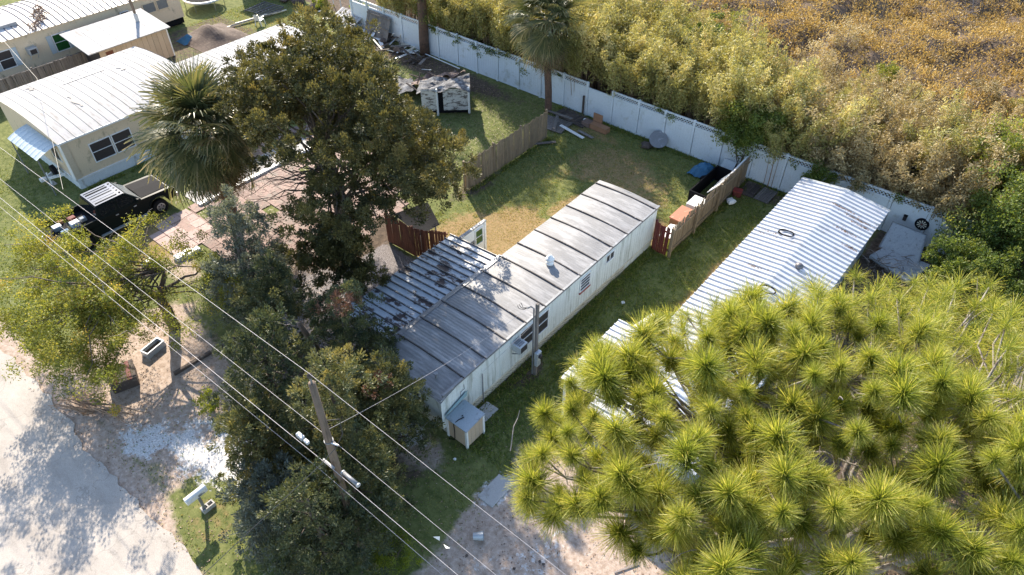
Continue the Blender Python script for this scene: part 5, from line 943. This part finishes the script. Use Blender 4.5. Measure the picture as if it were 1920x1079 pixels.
for i in range(7): y = 18.5+i*.26+rnd.uniform(-.05, .05); o = MB().beam((.35, y, .75), (.95, y+rnd.uniform(-.1, .25), 1.45+.1*rnd.random()), .1, .04).build('white_board', 'white_paint'); tag(o, 'white board poking up out of the black bin', 'board', 'white boards leaning in the black bin')
for i in range(2): tag(MB().beam((.78+.08*i, 19.6, 1.2+.1*i), (.9+.06*i, 21.6, 1.6+.06*i), .06, .16).build('white_trim', 'white_paint'), ('inner' if i == 0 else 'outer')+' long white trim board resting along the tan fence', 'board', 'white trim boards on the fence')
tp = root('tarp_heap', 'crumpled blue tarp heap in the back corner of the yard', 'tarp', at(1318, 328)); c = at(1318, 328)
MB().grid(lambda u, v: (c[0]-.75+1.5*u, c[1]-.55+1.2*v, .03+.75*math.sin(u*3.14)*math.sin(v*3.14)*(.55+.6*vn(A(u*5), A(v*5), 3)[0])+.12*vn(A(u*9), A(v*9), 5)[0]), 16, 12).build('sheet', 'blue_tarp', tp)
tag(MB().add([(-.6, 21.75, .05), (.2, 21.6, .05), (.25, 22.1, .8), (-.5, 22.15, .75), (-.6, 21.7, .03), (.2, 21.55, .03), (.25, 22.05, .78), (-.5, 22.1, .73)], [(0, 1, 2, 3), (7, 6, 5, 4), (0, 4, 5, 1), (1, 5, 6, 2), (2, 6, 7, 3), (3, 7, 4, 0)]).build('grey_panel', 'metal_grey'), 'grey sheet leaning on the white fence behind the blue tarp', 'panel')
blob('black_bag', 'black rubbish bag in front of the blue tarp', 'bag', 1322, 340, .28, 'black')
def deck(name, label, x0, x1, y0, y1, mat, rz=0, n=7, cat='pallet', z=.1):
    r = root(name, label, cat, ((x0+x1)/2, (y0+y1)/2, 0), rz); hw, hh = (x1-x0)/2, (y1-y0)/2; wq = 2*hw/n
    for i in range(n): MB().box(-hw+i*wq, -hw+(i+1)*wq-.02, -hh, hh, z-.03, z+rnd.uniform(0, .012)).build('plank', mat, r, local=True)
    for y in (-hh+.1, hh-.2): MB().box(-hw, hw, y, y+.09, 0, z-.032).build('bearer', mat, r, local=True)
    return r
deck('flat_pallet', 'brown pallet lying on the ground nearest the tan fence end', 1.25, 2.05, 20.5, 21.9, 'dark_wood', .05); deck('flat_pallet', 'greyish pallet lying on the ground towards the metal roof', 2.15, 2.95, 20.55, 21.9, 'grey_wood', .0)
deck('broken_deck', 'weathered wooden deck section lying by the fan palm', -11.9, -9.9, 19.2, 20.7, 'grey_wood', .1, 14, 'deck'); deck('broken_deck', 'dark wooden deck section against the white fence', -11.6, -9.2, 20.8, 22.0, 'dark_wood', -.1, 16, 'deck')
for px, py, L, a, tl, lb in ((1022, 268, 1.3, 50, 0, 'grey plank lying below the end of the tan fence'), (1042, 232, 1.4, 118, 8, 'grey plank lying across the broken deck'), (1048, 222, 2.6, -15, 12, 'long grey rail hanging off the fence end'), (1072, 247, 2.0, -10, 0, 'white board on the grass by the broken deck'), (1098, 252, 1.2, -8, 0, 'short pale board on the grass by the broken deck')):
    plank(px, py, L, a, .2, .04, .12, 'white_paint' if 'white' in lb else 'grey_wood', tl, lb)
tag(MB().box(-10.23, -10.13, 22.02, 22.12, 0, 1.35).build('stake', 'dark_wood'), 'dark upright stake in front of the white fence', 'stake')
br_ = root('cardboard_box', 'flattened brown cardboard box by the broken deck', 'box', (-8.5, 21.35, 0)); MB().box(-9.0, -8.35, 21.5, 21.56, 0, .85).build('flap', 'cardboard', br_); MB().box(-8.9, -7.7, 21.0, 21.45, .03, .35).build('box', 'cardboard', br_); MB().box(-9.5, -8.95, 21.0, 21.5, 0, .3).build('flap', 'brown_sheet', br_)
blob('white_pot', 'small white pot beside the cardboard box', 'pot', 1097, 228, .12, 'plastic_white', 0, .9)
fd = root('round_table', 'round grey tabletop leaning by the white fence', 'table', (-4.7, 21.75, 0)); mb = MB(); a_ = A(.62, .25, .0); mb.tube([(-4.55, 21.78, .55), (-4.53, 21.75, .6)], [.55, .55], 22).build('top', 'flashing', fd); MB().tube([(-4.6, 21.85, 0), (-4.55, 21.8, .55)], .04, 8).build('leg', 'flashing', fd)
blob('grill_pot', 'dark heap of cookware next to the round tabletop', 'heap', 1212, 277, .36, 'dark_wood', 0, .45)
# mattresses, dartboard
ms = root('mattress', 'grey mattress leaning upright against the white fence', 'mattress', at(1690, 470)); q = [at(1648, 463, .4), at(1722, 500, .3), at(1738, 441, 1.2), at(1674, 416, 1.3)]; nn2 = unit(np.cross(q[1]-q[0], q[3]-q[0]))*.2
MB().add([x-nn2 for x in q]+q, [(3, 2, 1, 0), (4, 5, 6, 7), (0, 1, 5, 4), (1, 2, 6, 5), (2, 3, 7, 6), (3, 0, 4, 7)]).build('body', 'fabric', ms, bevel=.07); MB().tube([x+nn2*.03 for x in q]+[q[0]+nn2*.03], .02, 5).build('piping', 'flashing', ms)
m2 = root('mattress', 'stained grey mattress lying flat in front of the upright one', 'mattress', at(1680, 500)); q = [at(1630, 478, .42), at(1705, 530, .3), at(1748, 497, .36), at(1662, 460, .5)]
MB().add([x-A(0, 0, .2) for x in q]+q, [(3, 2, 1, 0), (4, 5, 6, 7), (0, 1, 5, 4), (1, 2, 6, 5), (2, 3, 7, 6), (3, 0, 4, 7)]).build('body', 'fabric', m2, bevel=.07)
for x in q: MB().box(x[0]-.12, x[0]+.12, x[1]-.12, x[1]+.12, 0, x[2]-.2).build('support', 'dark_wood', m2)
db = root('dartboard', 'round dartboard with pale segments hung on the white fence', 'dartboard', (9.95, 22.16, 1.2))
def disc(r0, r1, y, a0=0, a1=6.2832, n=24): return MB().add([(9.95+r*math.cos(a0+(a1-a0)*i/n), y, 1.2+r*math.sin(a0+(a1-a0)*i/n)) for i in range(n+1) for r in (r0, r1)], [(2*i, 2*i+1, 2*i+3, 2*i+2) for i in range(n)])
MB().tube([(9.95, 22.2, 1.2), (9.95, 22.14, 1.2)], .32, 28).build('board', 'black', db)
for k in range(20): disc(.06, .22, 22.134, k*.31416, (k+1)*.31416, 2).build('segment', 'lattice' if k % 2 else 'black', db)
disc(.0, .03, 22.13).build('bullseye', 'red_frame', db)
sx_ = root('wall_box', 'small dark box fixed to the white fence beside the dartboard', 'box', (9.15, 22.1, 1.2)); MB().box(9.07, 9.23, 22.08, 22.2, 1.08, 1.34).build('case', 'screen', sx_); MB().box(9.06, 9.24, 22.06, 22.2, 1.342, 1.37).build('cap', 'black', sx_)
bp = root('brush_pile', 'tangle of dry grey branches beside the white metal roof house', 'brush pile', (9.6, 19, 0))
for i in range(60): s = A(9.6+rng.normal(0, .5), 19.1+rng.normal(0, .8), rng.uniform(.05, .5)); mb = MB(); limb(mb, s, s+unit(rng.normal(0, 1, 3)*A(1, 1, .45))*rng.uniform(.6, 1.5), .018, .005, 5, .2, .1, 4); mb.build('branch', 'twig' if i % 2 else 'bark', bp)
# collapsed shed
rs_ = root('collapsed_shed', 'ruined shed with white clapboard wall and caved-in grey roof', 'shed', (-18, 17, 0)); p0, p1 = A(-17.9, 15.6, 0), A(-15.75, 17.6, 0); dd = p1-p0; nn_ = unit(A(dd[1], -dd[0], 0))
for k in range(11):
    z0 = .35+k*.13
    for a, b_ in ((0, .33), (.46, 1)):
        q0, q1 = p0+dd*a, p0+dd*b_; e = nn_*.02; MB().add([q0+A(0, 0, z0)+e, q1+A(0, 0, z0)+e, q1+A(0, 0, z0+.135), q0+A(0, 0, z0+.135), q0+A(0, 0, z0)-e, q1+A(0, 0, z0)-e], [(0, 1, 2, 3), (4, 5, 1, 0)]).build('clapboard', 'burnt_siding', rs_)
MB().beam(p1+A(0, 0, .1), p1+A(0, 0, 1.85), .1, .1).build('corner_post', 'white_paint', rs_); MB().beam(p0+dd*.33+A(0, 0, 0), p0+dd*.33+A(0, 0, 1.8), .09, .09).build('door_post', 'white_paint', rs_)
MB().beam(p0+nn_*-.15+A(0, 0, .9), p1+nn_*-.15+A(0, 0, .9), .05, 1.6).build('interior_shade', 'black', rs_); bk_ = unit(A(-1, .93, 0))  # black sheet behind the boards stands in for the shade inside the shed
for k in range(3): MB().beam(p1+nn_*.02+bk_*.0+A(0, 0, .08+.12*k), p1+bk_*1.6+A(0, 0, .08+.12*k), .05, .1).build('base_board', 'red_wood', rs_)
for k in range(9): MB().add([p1+A(0, 0, .4+k*.15), p1+bk_*2.2+A(0, 0, .4+k*.12), p1+bk_*2.2+A(0, 0, .5+k*.12), p1+A(0, 0, .54+k*.15)], [(3, 2, 1, 0)]).build('clapboard', 'burnt_siding', rs_)
def crumple(u, v, a, b_, c_, d_, amp, sd): 
    p = a*(1-u)*(1-v)+b_*u*(1-v)+c_*u*v+d_*(1-u)*v; return p+A(0, 0, amp*(vn(A(u*5+sd), A(v*5), sd)[0]-.5)+amp*.5*(vn(A(u*11), A(v*11), sd+1)[0]-.5))
q = [p0+A(-.2, -.2, 1.75), p1+A(.25, -.1, 1.85), p1+bk_*2.6+A(.2, .2, 1.5), p0+bk_*2.6+A(0, 0, .9)]
MB().grid(lambda u, v: crumple(u, v, *q, .45, 3), 22, 18).build('roof_sheet', 'tar_sheet', rs_)
q = [p0+bk_*2.2+A(-.4, -.4, 1.0), p1+bk_*2.7+A(-.2, .3, 1.35), p1+bk_*5.6+A(-1.2, -.2, .35), p0+bk_*5.8+A(-.6, -.2, .3)]; q2 = q
MB().grid(lambda u, v: crumple(u, v*.55, *q2, .55, 5)+A(0, 0, -.5*math.sin(min(1, v)*2.4)*.6), 18, 18).build('roof_sheet', 'brown_sheet', rs_); q3 = [x+A(-.5, -.9, -.25) for x in q]; MB().grid(lambda u, v: crumple(u*.35, v*.8, *q3, .4, 8), 8, 16).build('roof_sheet', 'tar_sheet', rs_)
for i in range(12): s = p0+bk_*rng.uniform(.3, 5)+dd*rng.uniform(-.2, .8)+A(0, 0, rng.uniform(.1, .9)); e = s+unit(rng.normal(0, 1, 3)*A(1, 1, .35))*rng.uniform(.8, 2); MB().beam(s, e, .09, .04).build('rafter', 'dark_wood', rs_)
# junk heap along the fence
jg = root('sheet_metal_heap', 'bent white sheet metal shed panels dumped on the grass', 'sheet metal', at(650, 45)); c = at(655, 48)
for k in range(7): x = c[0]-1.3+k*.38; MB().add([(x, c[1]-.7, .45), (x+.36, c[1]-.7, .45+.02), (x+.36, c[1]+.6, .95), (x, c[1]+.6, .93), (x+.18, c[1]-.7, .49), (x+.18, c[1]+.6, .98)], [(0, 4, 5, 3), (4, 1, 2, 5)]).build('panel', 'white_roof', jg)
MB().box(c[0]-1.2, c[0]+1.2, c[1]-.6, c[1]+.5, .0, .42).build('case', 'metal_grey', jg)
for i, (px, py, a, L, m, tl, wq) in enumerate(((690, 62, 5, 2.6, 'white_paint', 5, .5), (700, 68, -12, 2.2, 'white_paint', 3, .4), (715, 62, 14, 2.8, 'metal_grey', 9, .12), (738, 80, -35, 2.4, 'white_paint', 28, .12), (752, 84, -40, 2.3, 'white_paint', 30, .1), (770, 85, 30, 1.6, 'lattice', 0, .6), (762, 96, 25, 1.5, 'plastic_white', 0, .5), (725, 78, 70, 1.6, 'dark_wood', 4, .15), (735, 72, 20, 1.9, 'dark_wood', 10, .12), (745, 92, -15, 1.7, 'grey_wood', 0, .14), (620, 35, 30, 1.2, 'white_paint', 0, .3), (608, 25, -5, 1.4, 'plastic_white', 0, .25), (680, 52, 40, 1.5, 'metal_grey', 15, .1), (820, 112, -4, 4.6, 'white_paint', 1, .07))):
    plank(px, py, L, a, wq, .035, .12 if i < 13 else .2, m, tl, ['wide white board in the debris heap left of the leaning panel', 'lower wide white board in the debris heap', 'grey rail in the debris heap', 'upper white post propped in the debris by the tall trunk', 'lower white post propped in the debris by the tall trunk', 'ribbed tan sheet in the debris by the tall trunk', 'white sheet in the debris beside the tall trunk', 'dark board across the debris heap', 'dark board below the leaning panel', 'grey board at the near edge of the debris', 'white scrap board on the grass', 'white scrap at the far end of the debris', 'grey metal rail by the bent sheet metal', 'long thin white pole lying along the fence foot'][i], 'debris along the white fence', 'debris_board')
for i, (px, py, r_) in enumerate(((735, 72, .5), (722, 80, .4), (748, 98, .4), (560, 8, .6), (590, 18, .5), (535, 3, .5))): blob('debris_heap', 'dark heap of rubbish among the boards' if i < 3 else 'dark heap of rubbish at the top edge', 'heap', px, py, r_, 'dark_wood' if i % 2 else 'earth_wall', 0, .5, 'rubbish heaps by the fence' if i < 3 else 'rubbish heaps at the top edge')
lp = root('leaning_panel', 'grey slatted wooden fence panel leaning on the white fence', 'panel', (-28.6, 21.5, 0)); u0 = A(-29.9, 21.35, .05); v0 = A(2.5, 0, 0); w0 = A(0, .72, 1.75)
for i in range(17): s = u0+v0*(i/17); MB().add([s, s+v0/17*.92, s+v0/17*.92+w0, s+w0, s+A(0, .03, 0), s+v0/17*.92+A(0, .03, 0), s+v0/17*.92+w0+A(0, .03, 0), s+w0+A(0, .03, 0)], [(0, 1, 2, 3), (7, 6, 5, 4), (0, 4, 5, 1), (1, 5, 6, 2), (2, 6, 7, 3), (3, 7, 4, 0)]).build('slat', 'grey_wood', lp)
for f_ in (.12, .52, .9): MB().beam(u0+w0*f_-A(0, .04, 0), u0+v0+w0*f_-A(0, .04, 0), .05, .1).build('rail', 'grey_wood', lp)
shrub('garden_bush', 'leafy green vegetable plants at the top edge of the picture', at(672, 18, .4), (1.1, .8, .5), 'lime', 14, 150, (.14, .08), .35, 'plants'); shrub('garden_bush', 'green weeds at the top edge beside the white fence corner', at(600, 6, .4), (1.2, .8, .6), 'lime', 12, 140, (.13, .07), .3, 'plants')
for px, py in ((626, 12), (640, 16), (665, 22)): c = at(px, py); tag(MB().tube([c, c+A(0, 0, 1.2)], .04, 6).build('garden_stake', 'white_paint'), 'white stake among the garden plants', 'stake', 'white stakes among the garden plants')
# top edge things
tr_ = root('trampoline', 'round trampoline with white rim on the neighbour lawn', 'trampoline', (-44.2, 17.0, 0)); MB().tube([(-44.2, 17, .72), (-44.2, 17, .75)], 1.35, 28).build('mat', 'black', tr_); mb = MB(); mb.tube([(-44.2+1.5*math.cos(a), 17+1.5*math.sin(a), .75) for a in np.linspace(0, 6.2832, 33)], .09, 6).build('rim', 'plastic_white', tr_)
for k in range(6): a = k*1.047; MB().tube([(-44.2+1.5*math.cos(a), 17+1.5*math.sin(a), 0), (-44.2+1.5*math.cos(a), 17+1.5*math.sin(a), .74)], .03, 6).build('leg', 'steel', tr_)
dk = root('small_cabin', 'corner of a raised white cabin on blocks at the top edge', 'cabin', (-43.0, 22.4, 0)); MB().box(-44.6, -41.6, 20.6, 24.5, .6, 2.9).build('wall', 'skirting', dk); MB().box(-44.75, -41.45, 20.45, 24.6, .48, .6).build('floor', 'cardboard', dk); MB().box(-41.66, -41.56, 20.5, 20.62, .6, 2.9).build('corner_trim', 'blue_tarp', dk)
MB().box(-44.9, -41.3, 20.3, 24.8, 2.9, 3.05).build('roof', 'white_roof', dk)
for x, y in ((-44.3, 20.9), (-41.9, 20.9), (-41.9, 22.6)): MB().box(x-.25, x+.25, y-.2, y+.2, 0, .48).build('block', 'concrete', dk)
ldk = root('metal_ramp', 'dark metal frame ramp lying by the raised cabin', 'ramp', (-39.6, 19.4, 0), RAD(8)); 
for i in range(9): MB().box(-1.1, 1.1, -1.0+i*.25, -1.0+i*.25+.06, .2, .26).build('bar', 'rib_metal', ldk, local=True)
for x in (-1.1, 0, 1.06): MB().box(x, x+.06, -1.05, 1.1, .12, .199).build('rail', 'rib_metal', ldk, local=True)
for i in range(7): c = at(455+i*9, 46-i*2.6); d = A(.25, 1.3, 0); tag(MB().beam(c-d+A(0, 0, .1+.05*(i % 3)), c+d+A(0, 0, .16+.04*(i % 3)), .1, .06).build('lumber', 'grey_wood' if i % 2 else 'lattice'), 'length of old lumber in the stack by the white chair', 'lumber', 'stacked lumber behind the annex')
ch = root('garden_chair', 'white plastic garden chair behind the annex roof', 'chair', (-37.6, 17.6, 0), RAD(200))
MB().box(-.25, .25, -.25, .25, .4, .44).build('seat', 'plastic_white', ch, local=True); MB().grid(lambda u, v: (-.25+.5*u, .25+.1*v+.04*math.sin(u*3.14), .44+.5*v*(1-.25*(2*u-1)**2)), 8, 4).build('backrest', 'plastic_white', ch, local=True)
for s in (-1, 1):
    MB().box(s*.27-.03, s*.27+.03, -.25, .28, .62, .65).build('armrest', 'plastic_white', ch, local=True)
    for y in (-.23, .23): MB().beam((s*.23, y, .42), (s*.28, y*1.1, 0), .05, .05).build('leg', 'plastic_white', ch, local=True)
dp = root('dirt_heap', 'brown heap of earth and rubbish behind the tan shed', 'heap', at(395, 70)); c = at(398, 70); MB().grid(lambda u, v: (c[0]-1.9+3.8*u, c[1]-2+4*v, .02+.7*math.sin(u*3.14)*math.sin(v*3.14)*(.5+.9*vn(A(u*4), A(v*4), 2)[0])), 18, 18).build('mound', 'earth_wall', dp)
tp2 = root('tarp_heap', 'small crumpled bright blue tarp by the earth heap', 'tarp', at(352, 78)); c2 = at(352, 78); MB().grid(lambda u, v: (c2[0]-.6+1.2*u, c2[1]-.6+1.2*v, .05+.5*math.sin(u*3.14)*math.sin(v*3.14)*(.5+.7*vn(A(u*5), A(v*5), 7)[0])), 12, 12).build('sheet', 'blue_tarp', tp2)
bl = root('black_tarp', 'black tarp stretched over a frame behind the red fence', 'tarp', (-9.2, 6.6, 0))
MB().grid(lambda u, v: tuple(A(-10.2, 6.0, 1.5)*(1-u)*(1-v)+A(-8.1, 5.75, 1.4)*u*(1-v)+A(-7.9, 6.9, 1.45)*u*v+A(-9.6, 7.8, 1.5)*(1-u)*v-A(0, 0, .15*math.sin(u*3.14)*math.sin(v*3.14))), 8, 8).build('sheet', 'black', bl)
for x, y in ((-10.1, 6.1), (-8.0, 6.7), (-9.55, 7.6), (-8.2, 5.85)): MB().box(x-.03, x+.03, y-.03, y+.03, 0, 1.4).build('leg', 'flashing', bl)
dk2 = root('plywood_sheet', 'pinkish square plywood sheet on the gravel by the carport edge', 'plywood', (-7.4, 3.3, 0)); MB().add([(-8.1, 2.6, .12), (-6.6, 2.6, .12), (-6.6, 4.4, .3), (-8.1, 4.3, .3), (-8.1, 2.6, .09), (-6.6, 2.6, .09), (-6.6, 4.4, .27), (-8.1, 4.3, .27)], [(0, 1, 2, 3), (7, 6, 5, 4), (0, 4, 5, 1), (1, 5, 6, 2), (2, 6, 7, 3), (3, 7, 4, 0)]).build('sheet', 'pale_paver', dk2)

lr = root('roof_debris', 'dead branch with brown leaves lying on the rusty ribbed roof', 'branch', (-43.6, 4.6, 3.0)); mb = MB(); limb(mb, (-44.6, 5.2, 3.28), (-42.4, 4.1, 2.95), .03, .01, 6, .12, .05, 5); mb.build('branch', 'twig', lr)
P = np.stack([np.linspace(-44.6, -42.3, 12), np.linspace(5.2, 4.0, 12)+rng.normal(0, .2, 12), np.linspace(3.2, 2.95, 12)+.08], -1); crown('leaves', leafclumps(P, np.full(12, .3), 40, (.16, .09), .4), 'litter', lr)

dl = []
for px, py, lx in ((1575, 392, .7), (1612, 412, .8), (1585, 432, .6), (1617, 425, .5), (1595, 462, .4), (1440, 436, .5), (1415, 500, .3)):
    c = at(px, py, 2.72); n_ = int(170*lx); x = c[0]+rng.normal(0, lx*.55, n_); y = c[1]+rng.normal(0, .07, n_); dl.append(np.stack([x, y, np.where(x < 6.52, 2.6+.24*(x-HX0)/2.14, RZ-.26*(x-6.52)/2.1)+.02], -1))
dl = np.concatenate(dl); dl = dl[(dl[:, 0] > HX0) & (dl[:, 0] < HX1)]; v, f, t = leaves(dl, unit(rdir(len(dl))*A(1, 1, .25)), rng.uniform(.05, .11, len(dl)), .035, rng.uniform(0, .8, len(dl)), np.tile(A(0, 0, 1.), (len(dl), 1)))
tag(link('leaf_litter', npmesh('leaf_litter', v, f, 'litter', t)), 'brown leaves caught between the ribs of the white metal roof', 'leaves', None, 'stuff')

for i in range(26):
    px, py = rng.uniform(690, 800), 0; py = 66+(px-690)*.5+rng.normal(0, 9); m_ = ('white_paint', 'grey_wood', 'dark_wood', 'metal_grey', 'dark_wood', 'lattice')[i % 6]
    plank(px, py, rng.uniform(.6, 1.9), rng.uniform(0, 180), rng.uniform(.08, .3), .03, rng.uniform(.06, .4), m_, rng.uniform(0, 14), {'white_paint': 'small white', 'grey_wood': 'small grey', 'dark_wood': 'small dark', 'metal_grey': 'small grey metal', 'lattice': 'small tan'}[m_]+' scrap board strewn between the leaning panel and the ruined shed', 'scrap boards strewn along the white fence', 'scrap_board')
